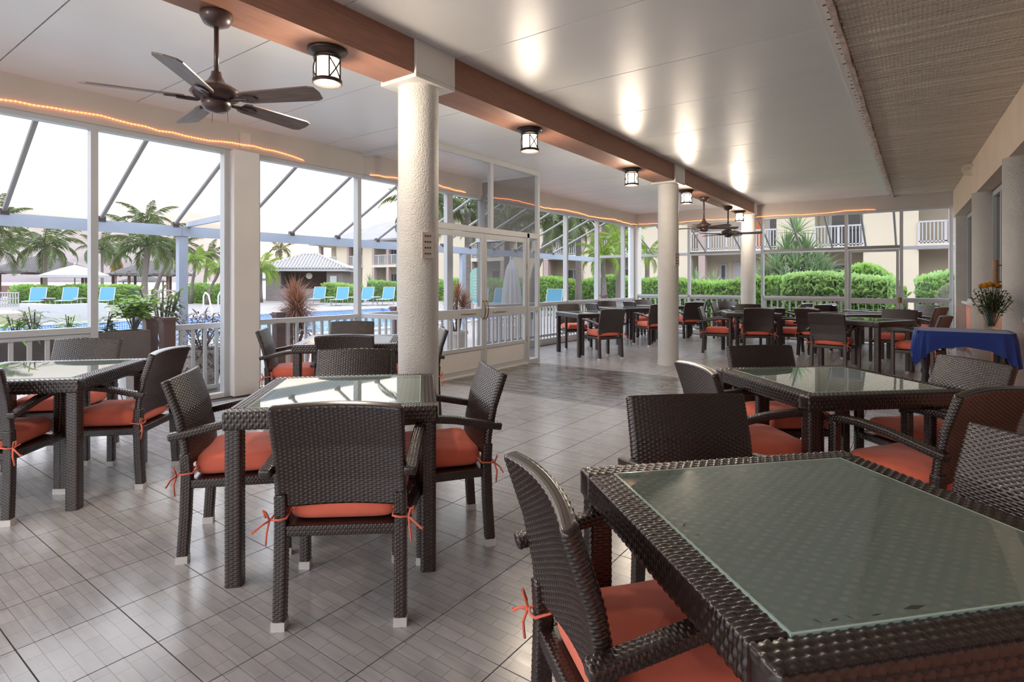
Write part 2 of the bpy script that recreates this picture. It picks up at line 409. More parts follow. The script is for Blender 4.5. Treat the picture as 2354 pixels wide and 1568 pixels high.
# ---- ceiling: boarded panels in two runs beside the beam
ce = MB().box(XL, XR, Y0, Y1 + 0.15, CEIL + 0.03, CEIL + 0.18).build('ceiling', 'white_paint', kind='structure')
PP, PO = 1.083, 0.135
BX0, BX1, BZ = -3.37, -3.03, 2.85
for (xa, xb) in ((-6.46, -3.2), (-3.2, 1.1)):
    pmz = MB().box(xa + .002, xb - .002, .005, PP - .005, CEIL, CEIL + .025).mesh('ceiling_panel', 'ceiling_paint')
    k = math.floor((Y0 - PO) / PP)
    while PO + k * PP < Y1:
        link('ceiling_panel', pmz, ce, loc=(0, PO + k * PP, 0)); k += 1
# ---- beam and columns
bm = empty('ceiling_beam', ((BX0 + BX1) / 2, Y0, BZ), label='long reddish brown timber beam running under the ceiling', cat='beam')
for (ya, yb) in ((Y0, 3.13 - .2), (3.13 + .2, 8.55 - .2), (8.55 + .2, 13.45)):
    o = MB().box(BX0, BX1, ya, yb, BZ, CEIL).build('beam_length', 'wood_beam', bm); o.matrix_parent_inverse = Matrix.Translation(-bm.location)
def column(y, r, lab, cap=True, ztop=BZ - 0.03):
    c = empty('column', (-3.2, y, 0), label=lab, cat='column')
    n = 40; P = []
    for z in np.linspace(0, ztop, 30):
        rr = r * (1.0 - 0.0 * z) + (0.012 if z < 0.02 else 0)
        P.append([(rr * math.cos(2 * PI * k / n), rr * math.sin(2 * PI * k / n), z) for k in range(n)])
    m = MB(); m.grid(P, True); m.build('shaft', 'stucco', c, smooth=True)
    if cap:
        b = MB().box(-.195, .195, -.215, .215, BZ - .03, BZ).box(-.195, -.17, -.215, .215, BZ, CEIL).box(.17, .195, -.215, .215, BZ, CEIL) \
            .box(-.17, .17, -.2, -.19, BZ, CEIL).box(-.17, .17, .19, .2, BZ, CEIL)
        bevel(b.build('capital', 'white_paint', c), .008)
    return c
c1 = column(3.13, 0.158, 'thick white stucco column beside the glass table, with a white square capital')
c2 = column(8.55, 0.158, 'white stucco column standing free in the middle of the room')
c3 = column(13.62, 0.16, 'white column standing at the far railing where the beam ends', cap=False, ztop=BZ)
MB().box(-.16, .16, -.12, .16, BZ, CEIL).build('capital', 'white_paint', c3)
def notice(col, ang, z, lab):
    p = Vector(col.location) + Vector((.161 * math.cos(ang), .161 * math.sin(ang), z))
    e = empty('wall_plate', p, ang, label=lab, cat='plate')
    m = MB().box(-.004, .008, -.05, .05, 0, .2); m.build('plate', 'plate_cream', e)
    for k in range(4):
        q = MB()
        for w in range(3): q.box(.008, .010, -.03 + .02 * w, -.018 + .02 * w, .03 + k * .045, .042 + k * .045)
        q.build('switch_row', 'ink', e)
notice(c1, -0.32, 1.48, 'cream plate with four rows of switches on the thick column')
notice(c2, -0.30, 1.55, 'cream switch plate on the free standing column')

# ---- reed mat over the wall side of the ceiling
XB = -0.43
rm = MB(); y = Y0 + .02; rows = 0
while y < 13.88:
    hh = 0.010 + rnd.random() * .006; z = CEIL - .018 - rnd.random() * .006
    rm.bar((XB + rnd.uniform(-.01, .01), y, z), (0.98, y + rnd.uniform(-.004, .004), z), 0.0180, hh)
    y += 0.0245
reed = pm('reed', (0.84, 0.70, 0.60), 0.8, var=0.35, scale=3, stretch=(0.5, 40, 1))
mat_root = empty('reed_mat', (0, 5, CEIL - .02), label='woven reed matting stretched under the ceiling along the wall', cat='matting')
o = rm.build('reeds', 'reed', mat_root, kind='stuff'); o.matrix_parent_inverse = Matrix.Translation(-mat_root.location)
pm('cord', (0.66, 0.54, 0.46), 0.9)
cd = MB(); x = XB + .02
while x < 0.95:
    cd.box(x, x + .003, Y0, 13.88, CEIL - .031, CEIL - .0285); x += .026
o = cd.build('binding_cords', 'cord', mat_root, kind='stuff'); o.matrix_parent_inverse = Matrix.Translation(-mat_root.location)
tr = MB().box(XB - .11, XB - .02, Y0, 13.9, CEIL - .012, CEIL - .001); tr.build('trim_1', 'white_paint', kind='structure')
tr = MB()
for k in range(0, 60):
    ya = Y0 + k * .3; tr.bar((XB - .025 + rnd.uniform(-.006, .006), ya, CEIL - .03), (XB - .025 + rnd.uniform(-.006, .006), ya + .3, CEIL - .03), .035, .05)
pm('peeling', (0.62, 0.50, 0.44), 0.8, var=0.35, scale=12)
tr.build('trim_2', 'peeling', kind='structure')
st = MB()
for k in range(150):
    ya = Y0 + .06 + k * .12; st.box(XB - .07 + rnd.uniform(-.02, .01), XB - .058, ya, ya + .014, CEIL - .0145, CEIL - .012)
st.build('staples', 'ink', mat_root, kind='stuff').matrix_parent_inverse = Matrix.Translation(-mat_root.location)

# ================================================================== LEFT SCREEN WALL
LR = -math.atan2(0.24, 14.2)
wl = empty('wall_left', (-6.44, 0, 0), LR, kind='structure')
MB().box(-.10, .08, Y0, 14.15, 2.80, CEIL).build('header', 'header_paint', wl)
MB().box(-.05, .05, Y0, 14.0, 2.755, 2.80).build('header_strip', 'frame_white', wl)
post_mat = 'frame_white'
bevel(MB().box(-.15, .15, 3.24, 3.54, 0, 2.80).build('post', 'white_paint', wl), .012)
bevel(MB().box(-.14, .13, 13.98, 14.25, 0, 2.80).build('post', 'white_paint', wl), .012)
mull = MB().box(-.05, .05, -.03, .03, 0, 2.755).mesh('mullion', 'frame_white')
for y in (-2.6, -.35, 1.96, 3.21, 3.57, 5.04, 7.72, 10.57, 11.99, 13.39, 13.95):
    link('mullion', mull, wl, loc=(0, y, 0))
bal = MB().box(-.014, .014, -.016, .016, .1, .80).mesh('baluster', 'frame_white')
def railrun(root, a, b, axis='y', z=.87, bot=.1, pitch=.125, n_off=0):
    A = lambda p0, p1, z0, z1, w: (MB().box(-w, w, p0, p1, z0, z1) if axis == 'y' else MB().box(p0, p1, -w, w, z0, z1))
    A(a, b, z - .055, z, .05).build('sill_rail', 'frame_white', root)
    A(a, b, z - .095, z - .055, .028).build('rail', 'frame_white', root)
    A(a, b, bot - .03, bot + .015, .025).build('bottom_rail', 'frame_white', root)
    n = int((b - a) / pitch)
    for k in range(n):
        p = a + (k + .5) * (b - a) / n
        link('baluster', bal, root, loc=((0, p, 0) if axis == 'y' else (p, 0, 0)), rot=(0, 0, 0 if axis == 'y' else PI / 2), scale=(1, 1, (z - .095) / .80))
railrun(wl, Y0, 1.93)
railrun(wl, 7.75, 13.95, z=.88, bot=.20, pitch=.118)
MB().box(-.05, .06, 7.72, 13.98, 0, .13).build('kick_board', 'white_paint', wl)
MB().box(-.05, .06, Y0, 1.93, 0, .05).build('kick_board', 'white_paint', wl)
MB().box(-.035, .035, 3.54, 5.02, .795, .85).build('sill_rail', 'frame_white', wl)
MB().box(-.05, .05, 1.98, 5.02, 0, .05).build('threshold', 'white_paint', wl)
for (a, b, z0) in ((-.32, 1.93, .87), (-2.57, -.38, .87), (1.99, 3.18, .05), (3.6, 5.01, .05), (7.75, 10.54, .87), (10.6, 11.96, .87), (12.02, 13.36, .87)):
    MB().box(-.002, .002, a, b, z0, 2.755).build('insect_screen', 'insect_screen', wl)
MB().box(.082, .088, 3.34, 3.46, 2.83, 3.02).build('bracket_plate', 'plate_cream', wl)

# ---- vestibule with double doors
VX, VA, VB = -5.07, 5.05, 7.68
ve = empty('wall_vestibule', (VX, VA, 0), 0, kind='structure')
L = VB - VA
def vb(x0, x1, y0, y1, z0, z1, name='frame_member', mat='frame_white'): return MB().box(x0, x1, y0, y1, z0, z1).build(name, mat, ve)
vb(-.03, .03, 0, .06, 0, CEIL); vb(-.03, .03, L - .06, L, 0, CEIL); vb(-.03, .03, L - .36, L - .30, 0, 2.07)
vb(-.03, .03, .06, .12, 0, 2.07)
vb(-.03, .03, .06, L - .06, 2.0, 2.08); vb(-.03, .03, .06, L - .06, CEIL - .07, CEIL)
vb(-.03, .03, L / 2 - .03 + .05, L / 2 + .03 + .05, 2.08, CEIL - .07)
vb(-.03, .03, L - .30, L - .06, 0, .06); vb(-.03, .03, L - .30, L - .06, .82, .90)
dx = -6.36 - VX
for y0, m in ((0, 'insect_screen'), (L - .06, 'dark_screen')):
    vb(dx, -.03, y0, y0 + .06, CEIL - .06, CEIL); vb(dx, -.03, y0, y0 + .06, .80, .86); vb(dx, -.03, y0, y0 + .06, 0, .06)
    vb(dx, -.03, y0 + .028, y0 + .032, .86, CEIL - .06, 'insect_screen', m); vb(dx, -.03, y0 + .028, y0 + .032, .06, .80, 'insect_screen', m)
vb(dx, -.03, L - .06, L, 2.0, 2.07)
vb(-.002, .002, .06, L / 2 + .02, 2.08, CEIL - .07, 'insect_screen', 'insect_screen')
vb(-.002, .002, L / 2 + .08, L - .06, 2.08, CEIL - .07, 'insect_screen', 'insect_screen')
vb(-.002, .002, L - .30, L - .06, .06, 2.0, 'insect_screen', 'insect_screen')
vb(dx - .03, dx + .05, 1.78, 1.92, 0, 2.8, 'outer_post'); vb(dx - .03, dx + .03, .75, .81, 0, 2.8, 'outer_post')
vb(dx - .03, dx + .03, 0.1, .75, .80, .86, 'sill_rail')
def door_leaf(name, y0, w, handle_side, label):
    dr = empty(name, (VX, VA + y0, 0), 0, kind='structure')
    m = MB().box(-.02, .02, 0, .055, .02, 1.99).box(-.02, .02, w - .055, w, .02, 1.99).box(-.02, .02, .055, w - .055, 1.92, 1.99) \
        .box(-.02, .02, .055, w - .055, .80, .92).box(-.02, .02, .055, w - .055, .34, .39).box(-.02, .02, .055, w - .055, .02, .09)
    m.build('door_frame', 'frame_white', dr)
    MB().box(-.008, .008, .055, w - .055, .09, .34).build('kick_panel', 'white_paint', dr)
    MB().box(-.002, .002, .055, w - .055, .92, 1.92).build('insect_screen', 'insect_screen', dr)
    for k in range(5):
        yy = .055 + (k + 1) * (w - .11) / 6; link('baluster', bal, dr, loc=(0, yy, .308), scale=(.8, .8, .61))
    hy = w - .03 if handle_side > 0 else .03
    pts = [(.02 + .05 * math.sin(t), hy - handle_side * .0, .9 + .13 * -math.cos(t)) for t in np.linspace(0, PI, 9)]
    MB().tube(pts, .008).build('handle', 'brass', dr, smooth=True)
    MB().tube([(.03, .2 if handle_side < 0 else w - .2, .86), (.03, .5 if handle_side < 0 else w - .5, .86)], .007).build('bolt', 'brass', dr)
    for z in (.35, 1.5): MB().box(-.024, .024, (w - .004 if handle_side < 0 else -.012), (w + .012 if handle_side < 0 else .004), z, z + .09).build('hinge', 'brass', dr)
DW = (L - .36 - .12) / 2
door_leaf('door_1', .125, DW - .006, 1, 'x'); door_leaf('door_2', .12 + DW + .004, DW - .008, -1, 'x')
MB().box(VX - .03, VX + .05, VA + .06, VB - .36, 0.001, .02).build('trim_3', 'white_paint', kind='structure')

# ================================================================== BACK SCREEN WALL
wb = empty('wall_back', (-6.2, 14.05, 0), 0, kind='structure')
BL = 6.78
MB().box(-.1, BL, -.08, .10, 2.80, CEIL).build('header', 'header_paint', wb)
MB().box(-.05, BL, -.05, .05, 2.755, 2.80).build('header_strip', 'frame_white', wb)
bx = lambda X: X + 6.2
mul2 = MB().box(-.03, .03, -.05, .05, 0, 2.755).mesh('mullion', 'frame_white')
for X in (-4.71, -3.42, -2.98, -1.29, -.31, .5): link('mullion', mul2, wb, loc=(bx(X), 0, 0))
railrun(wb, .14, bx(-3.42) - .02, 'x', z=.97, bot=.17); railrun(wb, bx(-2.98), bx(-1.32), 'x', z=.97, bot=.17); railrun(wb, bx(-.28), bx(.5), 'x', z=.97, bot=.17)
MB().box(0, bx(-1.3), -.05, .05, 0, .10).build('kick_board', 'white_paint', wb); MB().box(bx(-.28), BL, -.05, .05, 0, .1).build('kick_board', 'white_paint', wb)
MB().box(bx(-2.95), bx(-1.32), -.022, .022, 2.0, 2.05).build('cross_bar', 'alu_rod', wb)
MB().box(bx(-1.26), bx(-.34), -.03, .03, 2.0, 2.06).build('cross_bar', 'alu_rod', wb)
MB().box(bx(-4.68), bx(-3.45), -.022, .022, 2.0, 2.05).build('cross_bar', 'alu_rod', wb)
for a, b in ((-6.03, -4.74), (-4.68, -3.45), (-2.95, -1.32), (-.28, .47)):
    MB().box(bx(a), bx(b), -.002, .002, .97, 2.755).build('insect_screen', 'insect_screen', wb)
MB().box(bx(-1.26), bx(-.34), -.002, .002, 2.06, 2.755).build('insect_screen', 'insect_screen', wb)
d3 = empty('door_3', (-1.25, 14.05, 0), 0, kind='structure')
w = .90
MB().box(0, .05, -.02, .02, .02, 1.98).box(w - .05, w, -.02, .02, .02, 1.98).box(.05, w - .05, -.02, .02, 1.93, 1.98).box(.05, w - .05, -.02, .02, .84, .95) \
    .box(.05, w - .05, -.02, .02, .34, .39).box(.05, w - .05, -.02, .02, .02, .09).build('door_frame', 'frame_white', d3)
MB().box(.05, w - .05, -.008, .008, .09, .34).build('kick_panel', 'white_paint', d3)
MB().box(.05, w - .05, -.002, .002, .95, 1.93).build('insect_screen', 'insect_screen', d3)
for k in range(5): link('baluster', bal, d3, loc=(.05 + (k + 1) * (w - .1) / 6, 0, .308), scale=(.8, .8, .64))
MB().box(w - .02, w + .05, -.05, -.025, .86, .98).build('latch', 'brass', d3)

# ================================================================== RIGHT WALL
RR = math.atan2(.28, 9.0)
wr = empty('wall_right', (.956, 0, 0), RR, kind='structure')
MB().box(0, .45, Y0, 13.95, 2.56, CEIL).build('fascia', 'fascia_paint', wr)
cols_y = (2.3, 4.95, 7.62, 10.35)
for y in cols_y:
    MB().lathe([(.168, 0), (.168, 2.56)], 36, (.13, y, 0)).build('half_column', 'stucco', wr, smooth=True)
MB().box(.02, .3, 13.62, 13.95, 0, 2.56).build('pilaster', 'stucco', wr)
edges = [-1.5] + list(cols_y) + [13.6]
for a, b in zip(edges[:-1], edges[1:]):
    MB().box(.16, .30, a, b, 0, .90).build('dado_panel', 'pink_panel', wr)
    MB().box(.10, .24, a, b, .90, .94).build('window_sill', 'white_paint', wr)
MB().box(.30, .36, -1.5, 13.7, .9, 2.56).build('backing', 'dark_glass', wr)
MB().box(.16, .30, -4.0, -1.5, 0, 2.56).build('plain_wall', 'fascia_paint', wr)
for n, (a, b) in enumerate(zip(edges[:-1], edges[1:])):
    a2, b2 = a + .16, b - .16
    wn = empty('window_%d' % (n + 1), wr.matrix_basis @ Vector((.17, a2, .94)), RR, kind='structure')
    Lw = b2 - a2; Hw = 1.60
    fr = MB().box(0, .08, 0, .06, 0, Hw).box(0, .08, Lw - .06, Lw, 0, Hw).box(0, .08, 0, Lw, Hw - .07, Hw).box(0, .08, 0, Lw, 0, .05)
    for t in (1 / 3, 2 / 3): fr.box(-.01, .06, Lw * t - .035, Lw * t + .035, .05, Hw - .07)
    fr.build('window_frame', 'frame_white', wn)
    for t in range(3): MB().box(.04, .046, Lw * t / 3 + .05, Lw * (t + 1) / 3 - .05, .05, Hw - .07).build('pane', 'dark_glass', wn)
MB().box(.155, .17, Y0, 13.6, 0, .09).build('baseboard_right', 'wood_beam', kind='structure').matrix_basis = wr.matrix_basis
# ================================================================== OUTDOOR AWNING FRAME
af = empty('awning_frame', (-8.4, 3.6, 0), label='blue grey aluminium awning frame with sloping rods beside the pool', cat='awning frame')
inv = Matrix.Translation(-af.location)
def afb(m, name, mat='alu_blue'):
    o = m.build(name, mat, af); o.matrix_parent_inverse = inv; return o
for (a, b) in ((-4, 3.6), (3.6, 8.6), (8.6, 16.2)):
    afb(MB().box(-8.46, -8.34, a, b - .004, 1.94, 2.08), 'beam')
for y in (3.62, 9.6, 16.1): afb(MB().box(-8.45, -8.35, y - .06, y + .06, 0, 1.94), 'post')
yr = [-1.9, -1.0, -.1, .75, 1.62, 2.55, 3.42, 4.32, 5.2, 6.1, 7.0, 7.9, 8.8, 9.7, 10.6, 11.5, 12.4, 13.3]
for y in yr:
    afb(MB().tube([(-6.52, y - .03, 2.90), (-8.38, y + .1, 2.10)], .026, 8), 'rod', 'alu_rod')
    afb(MB().box(-8.40, -8.335, y + .06, y + .14, 2.06, 2.13), 'clamp', 'ink')
afb(MB().bar((-8.4, 3.7, 2.11), (-6.62, 3.42, 2.09), .05, .07), 'brace')
af2 = empty('awning_frame', (-2.5, 15.9, 0), label='aluminium awning frame with sloping rods outside the hedge-side railing', cat='awning frame')
inv2 = Matrix.Translation(-af2.location)
def afc(m, name, mat='alu_rod'):
    o = m.build(name, mat, af2); o.matrix_parent_inverse = inv2; return o
afc(MB().box(-8.3, 1.4, 15.87, 15.93, 2.05, 2.13), 'beam')
for X in (-6.4, -5.7, -4.85, -3.9, -3.15, -2.45, -1.75, -1.05, -.45): afc(MB().tube([(X, 14.2, 2.88), (X + .0, 15.88, 2.13)], .024, 8), 'rod')
for X in (-8.2, 1.2): afc(MB().box(X - .04, X + .04, 15.86, 15.94, -.05, 2.05), 'post')

# ================================================================== LANTERNS AND FANS
def lantern(y, lab):
    t = empty('ceiling_lantern', (-3.2, y, BZ), rnd.random() * 3, label=lab, cat='lantern', group='lanterns under the beam')
    MB().lathe([(.125, 0), (.128, -.012), (.112, -.028), (.100, -.034), (.092, -.045), (.080, -.05)], 32).build('canopy', 'bronze', t, smooth=True)
    MB().lathe([(.074, -.05), (.080, -.08), (.082, -.15), (.078, -.205), (.066, -.222)], 32).build('glass_shade', 'lamp_glass', t, smooth=True)
    MB().lathe([(.082, -.054), (.089, -.055), (.089, -.066), (.082, -.067)], 32).build('upper_ring', 'bronze', t, smooth=True)
    MB().lathe([(.083, -.200), (.096, -.203), (.096, -.226), (.083, -.228), (.072, -.224)], 32).build('lower_ring', 'bronze', t, smooth=True)
    for k in range(6):
        a = 2 * PI * k / 6
        MB().tube([(.087 * math.cos(a), .087 * math.sin(a), -.07), (.088 * math.cos(a), .088 * math.sin(a), -.21)], .0055, 6).build('cage_bar', 'bronze', t)
        if k % 2 == 0:
            for s in (0, 1):
                pts = [(.088 * math.cos(a + (u if not s else 1 - u) * PI / 3), .088 * math.sin(a + (u if not s else 1 - u) * PI / 3), -.075 - .13 * u) for u in np.linspace(0, 1, 7)]
                MB().tube(pts, .0048, 5).build('cage_cross', 'bronze', t)
    ld = bpy.data.lights.new('lantern_light', 'POINT'); ld.energy = 25; ld.color = (1.0, .84, .66); ld.shadow_soft_size = .07
    lo = bpy.data.objects.new('lantern_light', ld); COL.objects.link(lo); lo.parent = t; lo.location = (0, 0, -.30)
for y, lab in ((2.29, 'lit lantern under the beam between the lone fan and the white capital'), (4.69, 'lit lantern under the beam, first one past the thick column capital'),
               (7.17, 'lit lantern under the beam just before the free standing column'), (9.40, 'lit lantern under the beam between the free standing column and the paired fans'),
               (12.85, 'lit lantern under the beam at its end by the hedge-side railing'), (-.13, 'unseen added lantern under the beam on the entrance side of the lone fan'), (-2.55, 'unseen added lantern under the beam at its entrance end')):  # last two are unseen, added behind the camera to brighten the room
    lantern(y, lab)
def fan(loc, a0, lab, rodlen=.30):
    t = empty('ceiling_fan', loc, a0, label=lab, cat='ceiling fan')
    MB().lathe([(.0, 0), (.085, 0), (.088, -.025), (.07, -.06), (.035, -.078), (.0, -.08)], 32).build('canopy', 'fan_brown', t, smooth=True)
    zr = -.07 - rodlen
    MB().tube([(0, 0, -.07), (0, 0, zr)], .0135, 12).build('downrod', 'fan_brown', t, smooth=True)
    MB().lathe([(.0, zr + .03), (.026, zr + .03), (.030, zr + .005), (.05, zr - .03), (.085, zr - .05), (.125, zr - .075), (.138, zr - .10), (.115, zr - .125), (.075, zr - .14), (0, zr - .14)], 36).build('motor_housing', 'fan_brown', t, smooth=True)
    MB().lathe([(.07, zr - .135), (.078, zr - .15), (.074, zr - .175), (.055, zr - .195), (0, zr - .205)], 32).build('switch_cup', 'fan_brown', t, smooth=True)
    zb = zr - .128
    for k in range(5):
        a = 2 * PI * k / 5
        h = empty('blade', (0, 0, zb), a); h.parent = t
        c, s = math.cos(a), math.sin(a)
        R = Matrix.Rotation(a, 4, 'Z') @ Matrix.Rotation(math.radians(-13), 4, 'X')
        out = [(.16, -.045), (.20, -.058), (.60, -.070), (.635, -.055), (.645, 0), (.635, .055), (.60, .070), (.20, .058), (.16, .045)]
        b = MB().prism(out, -.004, .004, 'z'); COLb = b.build('blade', 'blade_wood', t); COLb.matrix_basis = Matrix.Translation((0, 0, zb)) @ R
        i = MB().tube([(.06, 0, .01), (.10, 0, -.012), (.14, .0, -.010), (.20, 0, -.010)], [.011, .010, .012, .009], 8)
        i.prism([(.15, -.02), (.20, -.036), (.25, -.02), (.262, 0), (.25, .02), (.20, .036), (.15, .02)], -.014, -.005, 'z')
        io = i.build('blade_arm', 'fan_brown', COLb)
        bpy.data.objects.remove(h, do_unlink=True)
    for q in (-1, 1): MB().tube([(.05 * q, .03, zr - .19), (.052 * q, .031, zr - .25)], .0012, 5).build('pull_chain', 'bronze', t)
fan((-3.28, 1.60, BZ), YAW + math.radians(-10), 'brown five-blade ceiling fan hanging alone beside a lantern')
fan((-3.2, 10.35, BZ), .7, 'brown ceiling fan on the beam, right after the free standing column', .36)
fan((-3.2, 11.95, BZ), .2, 'brown ceiling fan on the beam next to the last lantern', .36)

# ---- rope lights
def rope(pts, lab):
    P = [Vector(p) for p in pts]; fine = []
    for a, b in zip(P[:-1], P[1:]):
        n = max(1, int((b - a).length / .12))
        for k in range(n):
            q = a.lerp(b, k / n); q.z += rnd.uniform(-.007, .007); fine.append(q)
    fine.append(P[-1])
    t = empty('rope_light', P[0], 0, label=lab, cat='rope light'); iv = Matrix.Translation(-P[0])
    MB().tube(fine, .0065, 6).build('rope', 'rope_glow', t, smooth=True).matrix_parent_inverse = iv
    bl = MB()
    for a, b in zip(fine[:-1], fine[1:]):
        for k in range(4):
            c = a.lerp(b, k / 4)
            bl.add([c + Vector(v) * .0085 for v in ((1, 0, 0), (-1, 0, 0), (0, 1, 0), (0, -1, 0), (0, 0, 1), (0, 0, -1))],
                   [(0, 2, 4), (2, 1, 4), (1, 3, 4), (3, 0, 4), (2, 0, 5), (1, 2, 5), (3, 1, 5), (0, 3, 5)])
    bl.build('bulbs', 'bulb_glow', t, kind='stuff').matrix_parent_inverse = iv
def lw(y, z): return wl.matrix_basis @ Vector((.095, y, z))
rope([lw(y, 2.865 + .02 * math.sin(y * 4)) for y in np.arange(-2, 4.15, .5)] + [lw(4.15, 2.83)], 'glowing orange rope light on the header above the pool view')
rope([lw(y, 2.84 + .025 * math.sin(y * 3.3)) for y in np.arange(5.2, 7.5, .4)], 'glowing orange rope light inside the screened vestibule')
rope([lw(y, 2.83 + .02 * math.sin(y * 3.1)) for y in np.arange(7.8, 13.9, .45)] + [Vector((-6.05, 13.93, 2.82))], 'glowing orange rope light along the header past the vestibule')
rope([Vector((x, 13.94, 2.815 + .015 * math.sin(x * 4))) for x in np.arange(-6.0, -.75, .35)], 'glowing orange rope light across the hedge-side railing header')
# ---- PA horn on the right wall
sp = empty('wall_speaker', wr.matrix_basis @ Vector((-.01, 10.7, 2.98)), RR + .3, label='cream horn loudspeaker clamped to the wall under the reed mat', cat='speaker')
MB().lathe([(.0, -.10), (.03, -.10), (.035, -.03), (.06, .02), (.085, .06), (.09, .07), (.075, .065), (.0, .0)], 24).build('horn', 'speaker_shell', sp, smooth=True).rotation_euler = (PI / 2 + .4, 0, -.9)
MB().tube([(-.03, 0, .0), (-.01, .02, .07), (.02, .0, .04)], .008).build('bracket', 'speaker_shell', sp)
# wooden pull handle on the window wall
MB().lathe([(.02, 0), (.024, .01), (.024, .29), (.02, .30)], 16).build('door_pull', 'wood_light', wr, smooth=True, loc=(-.04, 8.05, 1.24))
for z in (.06, .24): MB().bar((0, 0, z), (.20, 0, z), .012, .012).build('pull_stud', 'ink', wr, loc=(-.04, 8.05, 1.24))
# ================================================================== WOVEN FURNITURE
def weave_tube(path, rv, Wd, Hd, rad, cu, cv, amp=.0022, su=4, sv=3, off=None, cap=(True, True), phase=0):
    path = np.array(path, float); seg = np.linalg.norm(np.diff(path, axis=0), axis=1); S = np.concatenate([[0], np.cumsum(seg)])
    nv = max(2, int(round(S[-1] / cv))); m = nv * sv + 1; s = np.linspace(0, S[-1], m)
    C = np.stack([np.interp(s, S, path[:, k]) for k in range(3)], 1)
    if len(path) > 2:
        for _ in range(12): C[1:-1] = C[1:-1] * .5 + (C[:-2] + C[2:]) * .25
    T = np.gradient(C, axis=0); T /= np.linalg.norm(T, axis=1)[:, None]
    r = np.tile(np.array(rv, float), (m, 1)); r -= T * (r * T).sum(1)[:, None]; r /= np.linalg.norm(r, axis=1)[:, None]
    n = np.cross(T, r)
    a, b = Wd / 2 - rad, Hd / 2 - rad
    per = 4 * (a + b) + 2 * PI * rad; nu = max(4, int(round(per / cu / 2)) * 2); k = nu * su
    t = np.arange(k) / k * per
    A = np.zeros(k); B = np.zeros(k); NA = np.zeros(k); NB = np.zeros(k)
    segs = [(2 * a, 'l', (-a, b + rad), (1, 0), (0, 1)), (PI / 2 * rad, 'c', (a, b), PI / 2, -1), (2 * b, 'l', (a + rad, b), (0, -1), (1, 0)), (PI / 2 * rad, 'c', (a, -b), 0, -1),
            (2 * a, 'l', (a, -b - rad), (-1, 0), (0, -1)), (PI / 2 * rad, 'c', (-a, -b), -PI / 2, -1), (2 * b, 'l', (-a - rad, -b), (0, 1), (-1, 0)), (PI / 2 * rad, 'c', (-a, b), PI, -1)]
    for i in range(k):
        q = t[i]
        for sg in segs:
            if q <= sg[0] + 1e-9: break
            q -= sg[0]
        if sg[1] == 'l':
            A[i] = sg[2][0] + sg[3][0] * q; B[i] = sg[2][1] + sg[3][1] * q; NA[i], NB[i] = sg[4]
        else:
            an = sg[3] - q / rad; A[i] = sg[2][0] + rad * math.cos(an); B[i] = sg[2][1] + rad * math.sin(an); NA[i], NB[i] = math.cos(an), math.sin(an)
    iu = np.arange(k) // su; fu = (np.arange(k) % su) / su
    jv = np.arange(m) // sv; fv = (np.arange(m) % sv) / sv
    su_ = np.sin(PI * fu)[None, :]; rv_ = np.sin(PI * fv)[:, None]
    over = ((iu[None, :] + jv[:, None] + phase) % 2 == 0)
    H = np.where(over, rv_ * (.35 + .65 * su_), np.maximum(.35 * rv_ * (1 - su_), .45 * su_)) * amp
    if off is not None: B2 = B[None, :] + off(A)[None, :] + 0 * H
    else: B2 = np.tile(B, (m, 1))
    P = C[:, None, :] + r[:, None, :] * (A[None, :, None] + (H * NA)[:, :, None]) + n[:, None, :] * (B2[:, :, None] + (H * NB)[:, :, None])
    rings = [P]
    def capr(idx, sgn):
        ring = P[idx]; c = ring.mean(0); out = []
        for f, dz in ((.86, .004), (.5, .005), (.02, .005)):
            ct = C[idx] + (ring - C[idx]) * f if off is None else c + (ring - c) * f
            if off is not None:  # keep the bowed centre line
                A2 = A * (1 if f > .4 else 1); sh = 1 if f > .8 else (.5 if f > .4 else .02)
                ct = C[idx] + np.outer(A2 * (1 - (1 - f) * min(1, Hd / Wd)), r[idx]) + np.outer(B * sh + off(A2), n[idx])
            out.append(ct + T[idx] * sgn * dz)
        return out
    full = [P]
    if cap[0]: full = [np.stack(capr(0, -1)[::-1])] + full
    if cap[1]: full = full + [np.stack(capr(m - 1, 1))]
    P = np.concatenate(full, 0); mm = P.shape[0]
    V = P.reshape(-1, 3); I = np.arange(mm * k).reshape(mm, k); J = np.roll(I, -1, axis=1)
    Q = np.stack([I[:-1], J[:-1], J[1:], I[1:]], -1).reshape(-1, 4)
    return V, Q
def wmesh(name, parts):
    V = []; Q = []; n = 0
    for v, q in parts: V.append(v); Q.append(q + n); n += len(v)
    return fastmesh(name, np.concatenate(V), np.concatenate(Q), 'rattan')

